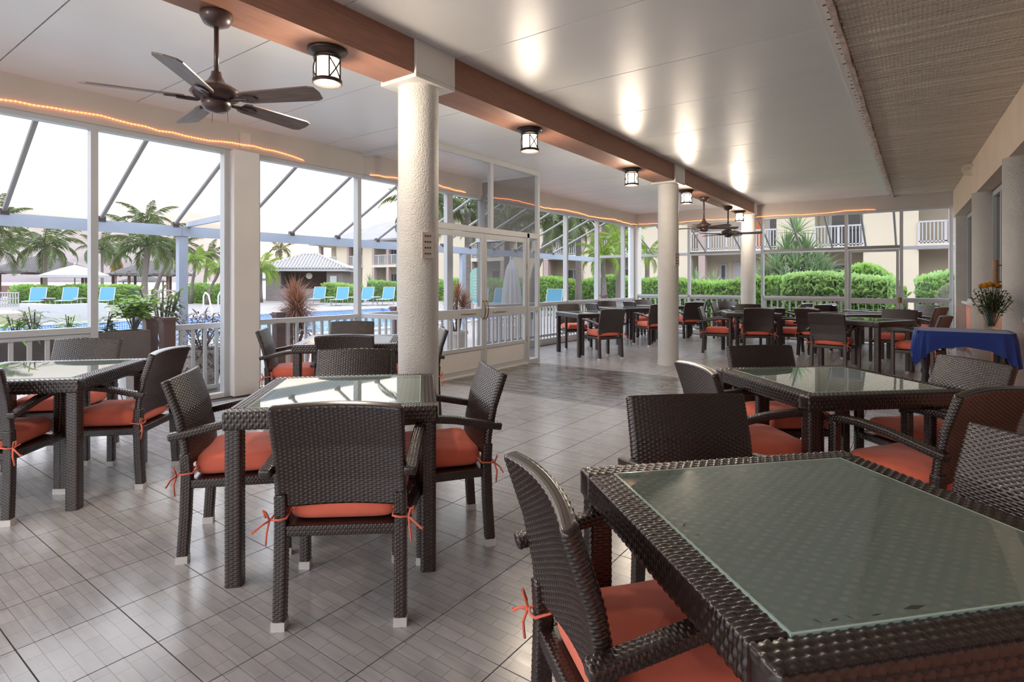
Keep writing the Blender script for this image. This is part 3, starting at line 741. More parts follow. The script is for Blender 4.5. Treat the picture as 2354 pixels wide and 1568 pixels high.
CU, CV = .0145, .0078
def make_chair_meshes():
    M = {}
    bow = lambda A: .030 * (1 - (A / .243) ** 2)
    bp = [(0, -.216, .455), (0, -.226, .55), (0, -.252, .68), (0, -.305, .838)]
    M['backrest'] = wmesh('backrest', [weave_tube(bp, (1, 0, 0), .486, .036, .014, .0158, .0078, .0042, off=lambda A: bow(A))])
    for sx, nm in ((-1, 'l'), (1, 'r')):
        M['rear_leg_' + nm] = wmesh('leg', [weave_tube([(sx * .224, -.232, .03), (sx * .223, -.220, .22), (sx * .222, -.214, .40), (sx * .222, -.22, .50)], (1, 0, 0), .044, .046, .008, .0125, CV, .0028)])
        M['front_leg_' + nm] = wmesh('leg', [weave_tube([(sx * .262, .222, .03), (sx * .262, .222, .625)], (1, 0, 0), .042, .042, .008, .0125, CV, .0028)])
        M['arm_' + nm] = wmesh('armrest', [weave_tube([(sx * .264, -.275, .592), (sx * .264, -.20, .606), (sx * .264, -.05, .637), (sx * .264, .08, .650), (sx * .264, .19, .648), (sx * .264, .225, .640), (sx * .264, .243, .618)], (1, 0, 0), .044, .032, .008, .0125, CV, .0028)])
    fr = []
    for (p, q) in (((-.245, .222, .362), (.245, .222, .362)), ((-.205, -.214, .362), (.205, -.214, .362))):
        fr.append(weave_tube([p, q], (0, 1, 0), .036, .040, .006, .0125, CV, .0028))
    for sx in (-1, 1): fr.append(weave_tube([(sx * .222, -.20, .362), (sx * .252, .21, .362)], (1, 0, 0), .036, .040, .006, .0125, CV, .0028))
    M['seat_frame'] = wmesh('seat_frame', fr)
    b = MB().box(-.22, .22, -.2, .21, .368, .382); M['seat'] = b.mesh('seat', 'rattan')
    # cushion
    n1, n2 = 56, 15; P = []
    for i in range(n2):
        ph = -PI / 2 + PI * i / (n2 - 1); row = []
        for k in range(n1):
            th = 2 * PI * k / n1
            ce_, se = math.cos(ph), math.sin(ph); f = lambda v, e: math.copysign(abs(v) ** e, v)
            rx = f(ce_, .15); x = .212 * rx * f(math.cos(th), .28); y = .016 + .216 * rx * f(math.sin(th), .28)
            e = max(abs(x) / .214, abs(y - .016) / .216)
            z = .431 + (.046 + (.020 * (1 - e ** 2.2) if se > 0 else 0)) * f(se, .62)
            z += .0025 * math.sin(x * 47 + 1) * math.sin(y * 39) * (1 if se > 0 else 0)
            row.append((x, y, z))
        P.append(row)
    m = MB(); m.grid(P, True); M['cushion'] = m.mesh('cushion', 'cushion', True)
    for sx, nm in ((-1, 'l'), (1, 'r')):
        t = MB(); x0, y0, z0 = sx * .224, -.216, .412
        t.tube([(sx * .19, -.19, .43), (x0 - sx * .025, y0 + .02, z0 + .01), (x0 - sx * .028, y0 - .03, z0 + .005), (x0 + sx * .0, y0 - .034, z0), (x0 + sx * .028, y0 - .03, z0)], .0042, 5)
        t.tube([(sx * .20, -.17, .43), (x0 + sx * .03, y0 + .03, z0 + .005), (x0 + sx * .03, y0 - .03, z0)], .0042, 5)
        kx, ky = x0 + sx * .032, y0 - .032
        t.tube([(kx, ky, z0), (kx + sx * .010, ky - .012, z0 + .035), (kx + sx * .020, ky - .01, z0 + .042), (kx + sx * .014, ky, z0 + .01)], .0042, 5)
        t.tube([(kx, ky, z0), (kx + sx * .025, ky - .02, z0 - .012), (kx + sx * .052, ky - .03, z0 - .035), (kx + sx * .058, ky - .028, z0 - .03)], .0042, 5)
        t.tube([(kx, ky, z0), (kx + sx * .006, ky - .012, z0 - .04), (kx + sx * .012, ky - .006, z0 - .09)], .0042, 5)
        M['tie_' + nm] = t.mesh('tie', 'cushion', True)
    for ky, (x, y, w) in dict(rl=(.2245, -.2325, .025), fl=(.262, .222, .0235)).items():
        c = MB().box(-w, w, -w, w, 0, .034); M['cap_' + ky] = c.mesh('foot_cap', 'foot_cap')
    return M
CM = make_chair_meshes()
def build_chair():
    t = empty('rattan_armchair')
    link('backrest', CM['backrest'], t); link('seat_frame', CM['seat_frame'], t); link('seat', CM['seat'], t)
    for s, nm in ((-1, 'l'), (1, 'r')):
        a = link('leg', CM['rear_leg_' + nm], t); link('foot_cap', CM['cap_rl'], a, loc=(s * .2245, -.2325, 0))
        a = link('leg', CM['front_leg_' + nm], t); link('foot_cap', CM['cap_fl'], a, loc=(s * .262, .222, 0))
        link('armrest', CM['arm_' + nm], t)
    c = link('cushion', CM['cushion'], t, label='coral red tie-on seat cushion')
    link('tie', CM['tie_l'], c); link('tie', CM['tie_r'], c)
    return t
chair0 = build_chair(); chair_n = 0
def chair(lat, d, f, lab):
    """seat centre in view-aligned metres (sideways, ahead) and the way it faces"""
    global chair_n
    o = chair0 if chair_n == 0 else copy_tree(chair0)
    chair_n += 1
    w = cam2w(lat, d); o.location = (w.x, w.y, 0); o.rotation_euler = (0, 0, YAW - math.atan2(f[0], f[1]))
    tag(o, lab, 'armchair', 'rattan armchairs'); return o

TCU, TCV = .0190, .0125
def make_table_meshes():
    M = {}
    M['leg'] = wmesh('leg', [weave_tube([(0, 0, 0.0), (0, 0, .675)], (1, 0, 0), .066, .066, .011, .0165, .0085, .0032)])
    M['long'] = wmesh('top_rail', [weave_tube([(-.449, 0, .7075), (.449, 0, .7075)], (0, 1, 0), .078, .075, .011, TCU, TCV, .0050)])
    M['short'] = wmesh('top_rail', [weave_tube([(-.372, 0, .7075), (.372, 0, .7075)], (0, 1, 0), .078, .075, .011, TCU, TCV, .0050)])
    M['panel'] = MB().box(-.374, .374, -.374, .374, .722, .732).mesh('woven_panel', 'woven_panel')
    gb = MB().box(-.371, .371, -.371, .371, .7405, .7485); gb.f.pop(4)   # open below: it lies on the woven panel
    M['glass'] = gb.mesh('glass_top', 'table_glass')
    e = MB()
    for (a, b, c, d_) in ((-.3755, .3755, -.3755, -.3708), (-.3755, .3755, .3708, .3755), (-.3755, -.3708, -.3708, .3708), (.3708, .3755, -.3708, .3708)): e.box(a, b, c, d_, .7395, .7487)
    M['edge'] = e.mesh('glass_edge', 'glass_edge')
    return M
TM = make_table_meshes()
def build_table():
    t = empty('rattan_table')
    for sx in (-1, 1):
        for sy in (-1, 1): link('leg', TM['leg'], t, loc=(sx * .411, sy * .411, 0))
    link('top_rail', TM['long'], t, loc=(0, .411, 0)); link('top_rail', TM['long'], t, loc=(0, -.411, 0), rot=(0, 0, PI))
    link('top_rail', TM['short'], t, loc=(.411, 0, 0), rot=(0, 0, PI / 2)); link('top_rail', TM['short'], t, loc=(-.411, 0, 0), rot=(0, 0, -PI / 2))
    link('woven_panel', TM['panel'], t)
    g = link('glass_top', TM['glass'], t, label='frosted green glass top'); link('glass_edge', TM['edge'], g)
    return t
table0 = build_table(); table_n = 0
def table(lat, d, deg, lab):
    global table_n
    o = table0 if table_n == 0 else copy_tree(table0)
    table_n += 1
    w = cam2w(lat, d); o.location = (w.x, w.y, 0); o.rotation_euler = (0, 0, YAW + math.radians(deg))
    tag(o, lab, 'table', 'glass topped rattan tables'); return o

A_ = 'rattan armchair '
# T1 the table with the scuffed frosted top by the wall
table(.733, 1.314, 11, 'dark rattan table with frosted green glass top showing black scuff marks at its edge')
chair(.345, 1.335, (.97, .236), A_ + 'on the pool side of the scuffed glass table')
chair(.730, 1.955, (.1, -.995), A_ + 'between the scuffed glass table and the next table toward the hedge-side railing')
chair(1.24, 1.52, (-.98, -.19), A_ + 'on the wall side of the scuffed glass table')
# T2
table(1.82, 3.21, 8, 'dark rattan glass table mirroring the hotel facade, beside the dark mosaic floor strip')
chair(1.28, 3.03, (.99, .11), A_ + 'with its back to the dark mosaic floor strip')
chair(1.79, 3.68, (.1, -.995), A_ + 'at the facade-mirroring table, on its side toward the blue cloth')
chair(2.40, 3.23, (-.99, -.1), A_ + 'backed by the window wall, in front of the blue cloth')
chair(1.89, 2.60, (-.37, .93), A_ + 'behind the scuffed glass table, arms toward the facade-mirroring table')
# T3
table(-.85, 2.876, 9, 'dark rattan table with bright sky-mirroring glass in front of the thick white column')
chair(-.664, 2.345, (-.07, 1), A_ + 'showing its full back, cushion ties hanging on both sides')
chair(-1.36, 2.87, (.966, .256), A_ + 'on the pool side of the table in front of the thick column')
chair(-.396, 2.924, (-.96, -.277), A_ + 'on the entrance mat side of the table in front of the thick column')
chair(-1.03, 3.47, (.095, -.995), A_ + 'back to back with the chair of the table by the vestibule')
# T4
table(-1.55, 5.40, 9, 'dark rattan glass table between the square white post and the thick column')
chair(-2.13, 5.49, (.97, .25), A_ + 'next to the square white post, facing the thick column')
chair(-1.44, 5.00, (-.1, .995), A_ + 'facing the red spiky plant, back to the sky-mirroring table')
chair(-1.79, 6.08, (.1, -.995), A_ + 'standing right in front of the red spiky potted plant')
chair(-.96, 5.45, (-.97, -.2), A_ + 'half hidden behind the thick white column')
# T5
table(-2.99, 3.53, 11, 'dark rattan glass table next to the white balustrade and grey planter')
chair(-2.59, 3.72, (-.99, -.1), A_ + 'with its back to the square white post and one dangling tie')
chair(-3.32, 4.15, (.15, -.99), A_ + 'backed against the balustrade by the grey planter')
chair(-2.96, 3.17, (-.2, .98), A_ + 'facing the balustrade across the planter-side table')
chair(-3.62, 3.42, (.98, .19), A_ + 'at the pool end of the planter-side table')
# T6
table(1.40, 10.18, 21, 'dark rattan table closest to the vestibule along the white balustrade')
chair(1.55, 9.53, (-.43, .9), A_ + 'showing its dark back beside the free standing column')
chair(1.22, 10.98, (.3, -.95), A_ + 'against the balustrade at the table closest to the vestibule')
# T7
table(2.45, 12.1, 20, 'dark rattan table in the middle of the three along the balustrade')
chair(1.95, 11.9, (.93, .37), A_ + 'seen edge-on at the middle balustrade table')
chair(2.30, 12.78, (.3, -.95), A_ + 'against the balustrade at the middle balustrade table')
chair(2.86, 11.5, (-.4, .9), A_ + 'touching the outline of the free standing column, at the middle balustrade table')
# T8
table(3.55, 13.2, 20, 'dark rattan table tucked in the railing corner where the two railings meet')
chair(3.40, 13.85, (.3, -.95), A_ + 'in the railing corner with its back to the corner post')
chair(2.98, 13.0, (.93, .37), A_ + 'at the railing corner table, on the balustrade side')
chair(3.98, 12.75, (-.3, .95), A_ + 'at the railing corner table, just past the free standing column')
chair(4.25, 13.35, (-.9, -.35), A_ + 'by the dark newel post of the hedge-side railing')
# T9
table(4.35, 10.23, -14, 'dark rattan table between the free standing column and the railing column')
chair(3.70, 10.07, (.91, -.4), A_ + 'seen from its side next to the free standing column')
chair(4.25, 9.75, (.24, .97), A_ + 'showing its dark back at the table between the two columns')
chair(4.98, 9.95, (-.95, .25), A_ + 'on the wall side of the table between the two columns')
chair(4.66, 10.92, (-.24, -.97), A_ + 'between the table amid the columns and the table at the railing column foot')
# T10
table(5.35, 12.2, -10, 'dark rattan table at the foot of the railing column')
chair(4.82, 12.55, (.85, -.5), A_ + 'pale-backed beside the foot of the railing column')
chair(5.15, 12.95, (.2, -.98), A_ + 'squeezed between the railing column and its table')
chair(6.0, 11.95, (-.6, .8), A_ + 'showing its dark back at the railing column table')
# T11
table(5.22, 8.26, 27, 'dark rattan table set cornerwise in front of the blue cloth table')
chair(4.72, 8.20, (.75, .66), A_ + 'with a bow at each rear leg, at the cornerwise table')
chair(6.05, 8.85, (-.75, -.66), A_ + 'with light catching its woven front, at the cornerwise table')
chair(5.52, 7.58, (-.6, .8), A_ + 'beside the hanging corner of the blue tablecloth')
# T12
table(5.95, 9.85, 10, 'dark rattan table behind the cornerwise one, reflecting the railing')
chair(5.25, 9.55, (.92, .38), A_ + 'at the table behind the cornerwise one, nearest the railing column')
chair(6.12, 10.55, (.1, -.99), A_ + 'at the table behind the cornerwise one, facing away from the railing')
# T13
table(7.1, 10.75, 12, 'dark rattan table by the screen door in the hedge-side railing')
chair(6.45, 11.0, (.97, .2), A_ + 'between the dark newel post and the screen door table')
chair(6.75, 11.35, (.5, -.86), A_ + 'right before the screen door in the hedge-side railing')
chair(7.75, 10.75, (-.97, -.2), A_ + 'by the window wall at the screen door table')
chair(7.45, 10.15, (-.5, .86), A_ + 'with pale woven back at the screen door table')
# scuffs on the nearest glass
sc = MB(); t1 = cam2w(.733, 1.314); a1 = YAW + math.radians(11)
def onT1(u, v, z=.7486): return Vector((t1.x + math.cos(a1) * u - math.sin(a1) * v, t1.y + math.sin(a1) * u + math.cos(a1) * v, z))
for (u, v, l_, w_, r_) in ((-.345, .02, .03, .006, .9), (-.34, -.03, .02, .004, .4), (-.345, .12, .02, .004, .2), (-.31, -.352, .018, .004, 2.0), (-.28, -.355, .022, .006, .2), (-.25, -.352, .016, .004, 2.2), (-.20, -.356, .025, .005, .1), (-.12, -.35, .05, .012, 0.05)):
    c = onT1(u, v); d_ = Vector((math.cos(a1 + r_), math.sin(a1 + r_), 0)); e = Vector((-d_.y, d_.x, 0))
    sc.add([c - d_ * l_ / 2, c + e * w_ / 2, c + d_ * l_ / 2, c - e * w_ / 2], [(0, 3, 2, 1)])
so = sc.build('scuff_marks', 'ink', None)
gt = [k for k in table0.children if k.name.startswith('glass_top')][0]
so.parent = gt; so.matrix_parent_inverse = (Matrix.Translation(table0.location) @ Matrix.Rotation(table0.rotation_euler.z, 4, 'Z')).inverted()

# ================================================================== BLUE CLOTH TABLE AND VASE
bt = empty('console_table', (.33, 7.0, 0), RR, label='dark wooden console table with turned legs under the blue cloth', cat='table')
MB().box(-.36, .36, -.27, .27, .80, .825).build('table_top', 'black_wood', bt)
MB().box(-.32, .32, -.23, .23, .74, .80).build('apron', 'black_wood', bt)
lp = [(.022, 0), (.026, .03), (.018, .05), (.030, .12), (.034, .2), (.024, .30), (.018, .34), (.032, .38), (.022, .42), (.034, .50), (.036, .58), (.026, .64), (.034, .67), (.034, .76)]
for sx in (-1, 1):
    for sy in (-1, 1): MB().lathe(lp, 16, (sx * .29, sy * .20, 0)).build('leg', 'black_wood', bt, smooth=True)
nU, nV = 160, 16; P = []
hx, hy = .375, .285
def rrect(t):
    e = .22; c, s = math.cos(t), math.sin(t)
    return hx * math.copysign(abs(c) ** e, c), hy * math.copysign(abs(s) ** e, s)
for j in range(nV + 8):
    row = []
    for i in range(nU):
        t = 2 * PI * i / nU; x, y = rrect(t)
        corner = (min(abs(x) / hx, abs(y) / hy)) ** 3
        drop = .13 + .26 * corner
        if j < 8:
            f = j / 8; row.append((x * f, y * f, .8275))
        else:
            v = (j - 8) / (nV - 1); fold = math.sin(t * 18 + 1.1 * math.sin(t * 3)) * .016 * v + .010 * v * math.sin(t * 31)
            l = math.hypot(x, y); ox, oy = x / l, y / l
            k = .010 * min(1, v * 4) + fold + .03 * v * corner
            row.append((x + ox * k, y + oy * k, .8275 - drop * v - (0.004 if v > 0 else 0)))
    P.append(row)
m = MB(); m.grid(P, True); cl_ = m.build('tablecloth', 'blue_cloth', None, smooth=True, loc=bt.location, rot=(0, 0, RR), label='royal blue cloth draped in folds over the console table', cat='tablecloth')
vp = Vector((.56, 7.18, .829))
vz = empty('flower_vase', vp, 0,  label='clear glass vase with yellow flowers and leafy stems on the blue cloth', cat='vase')
MB().lathe([(.0, .0), (.040, 0), (.042, .01), (.046, .08), (.062, .19), (.064, .195), (.058, .19), (.043, .08), (.037, .015), (0, .014)], 28).build('glass', 'clear_glass', vz, smooth=True)
vz.scale = (1.28, 1.28, 1.28)
st_ = MB(); lf = MB()
def leaf(mb, p, d, L_, w_, droop=.3, nseg=4, up=Vector((0, 0, 1))):
    d = d.normalized(); sd = d.cross(up)
    sd = sd.normalized() if sd.length > 1e-3 else Vector((1, 0, 0)); V = []; q = Vector(p)
    for k in range(nseg + 1):
        u = k / nseg; ww = w_ * math.sin(PI * min(.97, .12 + .88 * u)) * .5
        V += [q - sd * ww, q + sd * ww]; q = q + (d + Vector((0, 0, -droop * u * 2))).normalized() * (L_ / nseg)
    mb.add(V, [(2 * k, 2 * k + 1, 2 * k + 3, 2 * k + 2) for k in range(nseg)])
for k in range(40):
    a = rnd.uniform(0, 2 * PI); r = rnd.uniform(.02, .15); h = rnd.uniform(.26, .36) - r * .35
    p0 = Vector((rnd.uniform(-.02, .02), rnd.uniform(-.02, .02), .03)); p1 = Vector((r * math.cos(a), r * math.sin(a), h))
    pm_ = p0.lerp(p1, .5) * .8; pm_.z = h * .55
    st_.tube([p0, pm_, p1], .0022, 5)
    for q in range(9):
        u = .45 + .55 * q / 8; b = p0.lerp(p1, u); an = rnd.uniform(0, 2 * PI)
        leaf(lf, b, Vector((math.cos(an), math.sin(an), rnd.uniform(0, .6))), rnd.uniform(.05, .085), .016, .3, 3)
st_.build('stems', 'plumeria_leaf', vz); lf.build('leaves', 'plumeria_leaf', vz)
for k in range(9):
    a = k * 2.4; r_ = .022 * math.sqrt(k) + .004; c = Vector((r_ * math.cos(a) - .01, r_ * math.sin(a), .345 - r_ * .35))
    f_ = MB()
    for q in range(46):
        t = 2.399 * q; el = 1.45 - 1.7 * (q / 46)
        dd = Vector((math.cos(t) * math.cos(el), math.sin(t) * math.cos(el), math.sin(el)))
        leaf(f_, c + dd * .004, dd, .026, .011, .1, 3)
    f_.build('flower_head', 'petal_yellow', vz)
# ================================================================== GROUNDS
PX0, PX1, PYA, PYB = -21.5, -12.2, 0.5, 18.6
g = MB().box(PX1, -6.5, -30, 40, -.5, -.03).box(-48, PX0, -30, 60, -.5, -.03).box(PX0, PX1, -30, PYA, -.5, -.03).box(PX0, PX1, PYB, 60, -.5, -.03) \
    .box(-6.5, 30, 14.2, 60, -.5, -.03).box(PX1, -6.5, 40, 60, -.5, -.03).box(1.4, 30, -30, 14.2, -.5, -.03).box(-6.5, 1.4, -30, -4.1, -.5, -.03)
g.build('pool_deck', 'deck', kind='structure')
MB().box(-70, -48, -90, 120, -.9, -.15).build('beach', 'sand', kind='structure')
MB().box(-2600, -70, -2600, 2600, -1.6, -.9).box(-70, -48, -2600, -90, -1.6, -.9).build('sea', 'sea', kind='structure')
gg = MB().box(-48, 60, 60, 300, -.6, -.05); gg.build('ground', 'deck', kind='structure')
pl = empty('swimming_pool', ((PX0 + PX1) / 2, 8, -.5), label='swimming pool with pale blue water and dark blue tile band', cat='pool')
ip = Matrix.Translation(-Vector(pl.location))
def pp(m, n, mat, **k):
    o = m.build(n, mat, pl, **k); o.matrix_parent_inverse = ip; return o
pp(MB().box(PX0, PX1, PYA, PYB, -.6, -.36), 'water', 'pool_water')
pp(MB().box(PX0 - .002, PX0 + .03, PYA, PYB, -.5, -.04).box(PX0, PX1, PYB - .03, PYB, -.5, -.04), 'tile_band', 'pool_tile')
pp(MB().box(PX0 - .35, PX0 + .05, PYA, PYB, -.03, .03).box(PX0, PX1, PYB - .05, PYB + .35, -.03, .03).box(PX1 - .05, PX1 + .35, PYA, PYB, -.03, .03), 'coping', 'canvas_white')
MB().box(-22.6, -22.2, 5.4, 7.2, -.03, .58).box(-24.4, -22.6, 5.4, 5.8, -.03, .58).build('low_wall', 'canvas_white', label='low white wall at the pool edge', cat='wall')
MB().box(-25, -22.3, .5, 5.2, -.03, .34).build('pool_step', 'sand', label='low tan stone step beside the white pool wall', cat='step')
q = Vector((PX0 - .1, 10.2, 0)); lad = empty('pool_ladder', q, 0, label='pool ladder with two curved white metal handrails', cat='ladder')
for s_ in (0, .55):
    MB().tube([(-.3, s_, -.03), (-.3, s_, .75), (-.15, s_, .9), (.1, s_, .8), (.35, s_, .2), (.4, s_, -.4)], .028, 8).build('handrail', 'foot_cap', lad, smooth=True)

# ================================================================== FOLIAGE HELPERS
def cards(c, n_, size, aspect=.5, up=.4, jitter=.4):
    """n leaf quads at points c (n,3) with outward directions n_"""
    k = len(c)
    d = n_ + nrs.normal(0, jitter, (k, 3)); d[:, 2] += up; d /= np.linalg.norm(d, axis=1)[:, None]
    a = nrs.normal(0, 1, (k, 3)); s = np.cross(d, a); s /= np.linalg.norm(s, axis=1)[:, None]
    L_ = size * nrs.uniform(.65, 1.25, k)[:, None]
    V = np.stack([c - d * 0, c + d * L_ * .5 + s * L_ * aspect * .5, c + d * L_, c + d * L_ * .5 - s * L_ * aspect * .5], 1).reshape(-1, 3)
    return V, np.arange(4 * k).reshape(k, 4)
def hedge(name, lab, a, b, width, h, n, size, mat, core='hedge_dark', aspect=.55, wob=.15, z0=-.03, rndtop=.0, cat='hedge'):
    a, b = Vector(a), Vector(b); D = (b - a); L_ = D.length; D.normalize(); S = Vector((-D.y, D.x, 0))
    root = empty(name, a.lerp(b, .5), 0, label=lab, cat=cat); root.location.z = z0
    iv = Matrix.Translation(-root.location)
    hs = lambda u: h * (1 - rndtop * (2 * u - 1) ** 2) * (1 + wob * .6 * math.sin(u * L_ * 1.7 + 1) * math.sin(u * L_ * .6))
    P = []; nu = max(6, int(L_ / .5))
    for i in range(nu + 1):
        u = i / nu; hh = hs(u) - .09; row = []
        for w, z in ((-.5, 0), (-.5, .75), (-.34, 1), (.34, 1), (.5, .75), (.5, 0)):
            q = a + D * (u * L_) + S * (w * (width - .16)); row.append((q.x, q.y, z0 + z * hh))
        P.append(row)
    m = MB(); m.grid(P); m.f.append(tuple(range(6))); m.f.append(tuple(range(6 * nu + 5, 6 * nu - 1, -1)))
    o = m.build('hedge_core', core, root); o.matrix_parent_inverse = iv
    u = nrs.uniform(0, 1, n); t = nrs.uniform(0, 1, n); C = np.zeros((n, 3)); NN = np.zeros((n, 3))
    per = 2 * h + width
    for i in range(n):
        hh = hs(u[i]); q = t[i] * per
        if q < h: w, z, nr = -.5, q / h, -1
        elif q < h + width: w, z, nr = (q - h) / width - .5, 1, 0
        else: w, z, nr = .5, (q - h - width) / h, 1
        rc = max(0, z - .75) / .25
        w2 = w * (1 - .3 * rc) if nr else w * .85
        p = a + D * (u[i] * L_) + S * (w2 * width); C[i] = (p.x, p.y, z0 + z * hh * (1 if nr else 1 - .06 * (2 * w) ** 2))
        NN[i] = (S.x * nr, S.y * nr, .35 if nr else 1)
    C -= NN * nrs.uniform(0, .08, n)[:, None]
    V, Q = cards(C, NN, size, aspect)
    o = link('foliage', fastmesh('foliage', V, Q, mat, False), root, kind='stuff'); o.matrix_parent_inverse = iv
    return root

def frond_mesh(name, mat, droop, seed, nl=30, wid=.018, llen=.24):
    r = random.Random(seed); V = []; F = []; u0 = Vector((0, 0, 0)); ang = math.radians(38); pts = [u0]; dirs = []
    ns = 16
    for k in range(ns):
        d = Vector((math.cos(ang), 0, math.sin(ang))); dirs.append(d); pts.append(pts[-1] + d / ns); ang -= droop * (1.0 + k / ns) / ns
    m = MB(); m.tube(pts, [.012 * (1 - .9 * i / ns) + .001 for i in range(ns + 1)], 4, False)
    for k in range(nl):
        u = .14 + .86 * k / nl; i = min(ns - 1, int(u * ns)); p = pts[i].lerp(pts[i + 1], u * ns - i); d = dirs[i]
        ll = llen * math.sin(PI * min(1, .22 + .70 * u)) * r.uniform(.8, 1.15)
        for s in (-1, 1):
            o = Vector((0, s, 0)) * .75 + d * .75 + Vector((0, 0, -.45 - r.uniform(0, .5)))
            o.normalize(); e = (p + o * ll * .5) + Vector((0, 0, .02)); q = p + o * ll + Vector((0, 0, -.06 * ll))
            w = d * wid
            m.add([p - w * .5, p + w * .5, e + w * .6, q, e - w * .6], [(0, 1, 2, 3, 4)])
    return m.mesh(name, mat)
FR = {}
for mt in ('palm_leaf', 'palm_lime', 'palm_orange'):
    FR[mt] = [frond_mesh('frond', mt, dr, i) for i, dr in enumerate((.9, 1.35, 1.9))]
def palm(pos, zc, R, nfr, mat, lab, lean=(0, 0), thick=.16, skirt=0, seed=0):
    r = random.Random(seed + 3); p = Vector((pos[0], pos[1], -.03)); top = Vector((pos[0] + lean[0], pos[1] + lean[1], zc))
    t = empty('palm_tree', p, 0, label=lab, cat='palm tree', group='palm trees')
    mid = p.lerp(top, .5) + Vector((-lean[0] * .15, -lean[1] * .15, 0)) - p
    MB().tube([(0, 0, 0), p.lerp(top, .25) - p - Vector((lean[0], lean[1], 0)) * .12, mid, p.lerp(top, .78) - p, top - p], [thick * 1.3, thick, thick * .85, thick * .8, thick * .9], 10).build('trunk', 'bark', t, smooth=True)
    for k in range(nfr + skirt):
        az = 2.399 * k + r.uniform(-.2, .2); el = (k + .5) / nfr
        sk = k >= nfr
        me = FR['palm_orange' if sk else mat][0 if sk else 2 if el > .6 else (1 if el > .3 else 0)]
        pitch = math.radians(-40 + 75 * el) if not sk else math.radians(r.uniform(70, 95))
        o = link('frond', me, t, loc=top - p + Vector((0, 0, -.1 if sk else 0)), scale=(R * r.uniform(.85, 1.1),) * 3)
        o.rotation_euler = (r.uniform(-.3, .3), pitch, az)
def at0(x, d, z=-.03): 
    q = atd(x, 700, d); return Vector((q.x, q.y, z))
def ZP(y, d): return CAMH + (HZ - y) * d / FPX
for i, (x, y, d, R, nf, mt, lab, ln, sk) in enumerate((
    (338, 512, 40, 2.3, 16, 'palm_leaf', 'tall palm whose crown rises above the blue grey awning beam', (.3, 0), 0),
    (340, 568, 27, 2.4, 18, 'palm_leaf', 'broad palm with wide arching fronds behind the awning post', (0, .2), 0),
    (104, 570, 40, 3.0, 18, 'palm_leaf', 'full palm right behind the larger thatched hut', (0, 0), 0),
    (-20, 520, 30, 2.4, 16, 'palm_leaf', 'palm with fronds crossing the awning beam in front of the larger hut', (0, 0), 0),
    (-10, 575, 36, 2.8, 16, 'palm_leaf', 'palm beside the larger thatched hut, fronds hanging low', (0, 0), 0),
    (235, 575, 57, 3.0, 16, 'palm_leaf', 'palm between the two thatched huts', (0, 0), 0),
    (268, 585, 62, 2.8, 14, 'palm_leaf', 'palm with dead orange fronds hanging below its crown', (.4, 0), 6),
    (395, 580, 38, 2.6, 14, 'palm_leaf', 'leaning palm behind the awning post', (.8, .8), 0),
    (450, 600, 34, 1.5, 14, 'palm_lime', 'bright lime green small palm by the pool ladder', (.2, .2), 0),
    (478, 590, 44, 2.0, 14, 'palm_leaf', 'slim palm behind the lime green palms', (0, .3), 0),
    (505, 618, 33, 1.5, 14, 'palm_lime', 'bright lime green palm with pale forked trunk', (.3, .6), 0),
    (645, 575, 52, 1.8, 12, 'palm_leaf', 'lone palm rising behind the tile roofed pavilion', (0, 0), 0),
    (600, 622, 36, 1.9, 18, 'palm_lime', 'round lime green palm beside the tile roofed pavilion', (0, 0), 0),
    (985, 478, 21, 2.2, 16, 'palm_leaf', 'palm whose golden frond tips show beside the thick white column', (0, 0), 0),
    (1075, 480, 22, 2.2, 16, 'palm_leaf', 'palm crown seen through the vestibule transom', (0, 0), 0),
    (1165, 520, 24, 2.3, 16, 'palm_leaf', 'palm seen through the dark screens of the vestibule', (0, 0), 0),
    (1268, 505, 20, 2.4, 20, 'palm_leaf', 'tall palm with pale leaning trunk next to the vestibule', (.7, .5), 0),
    (1330, 515, 24, 2.2, 14, 'palm_leaf', 'palm standing before the hotel balcony railing', (0, 0), 0),
    (1385, 590, 19, 1.3, 16, 'palm_lime', 'small lime green palm with curved pale trunk', (-.25, .3), 0),
    (1425, 560, 21, 1.5, 14, 'palm_lime', 'lime green palm by the corner of the screened room', (0, .2), 0),
    (1488, 590, 20, 1.0, 12, 'palm_lime', 'young lime palm seen past the corner post', (0, 0), 0))):
    p = at0(x, d); palm((p.x - ln[0], p.y - ln[1]), ZP(y, d), R, nf, mt, lab, ln, .10 if R < 2 else .15, sk, i)

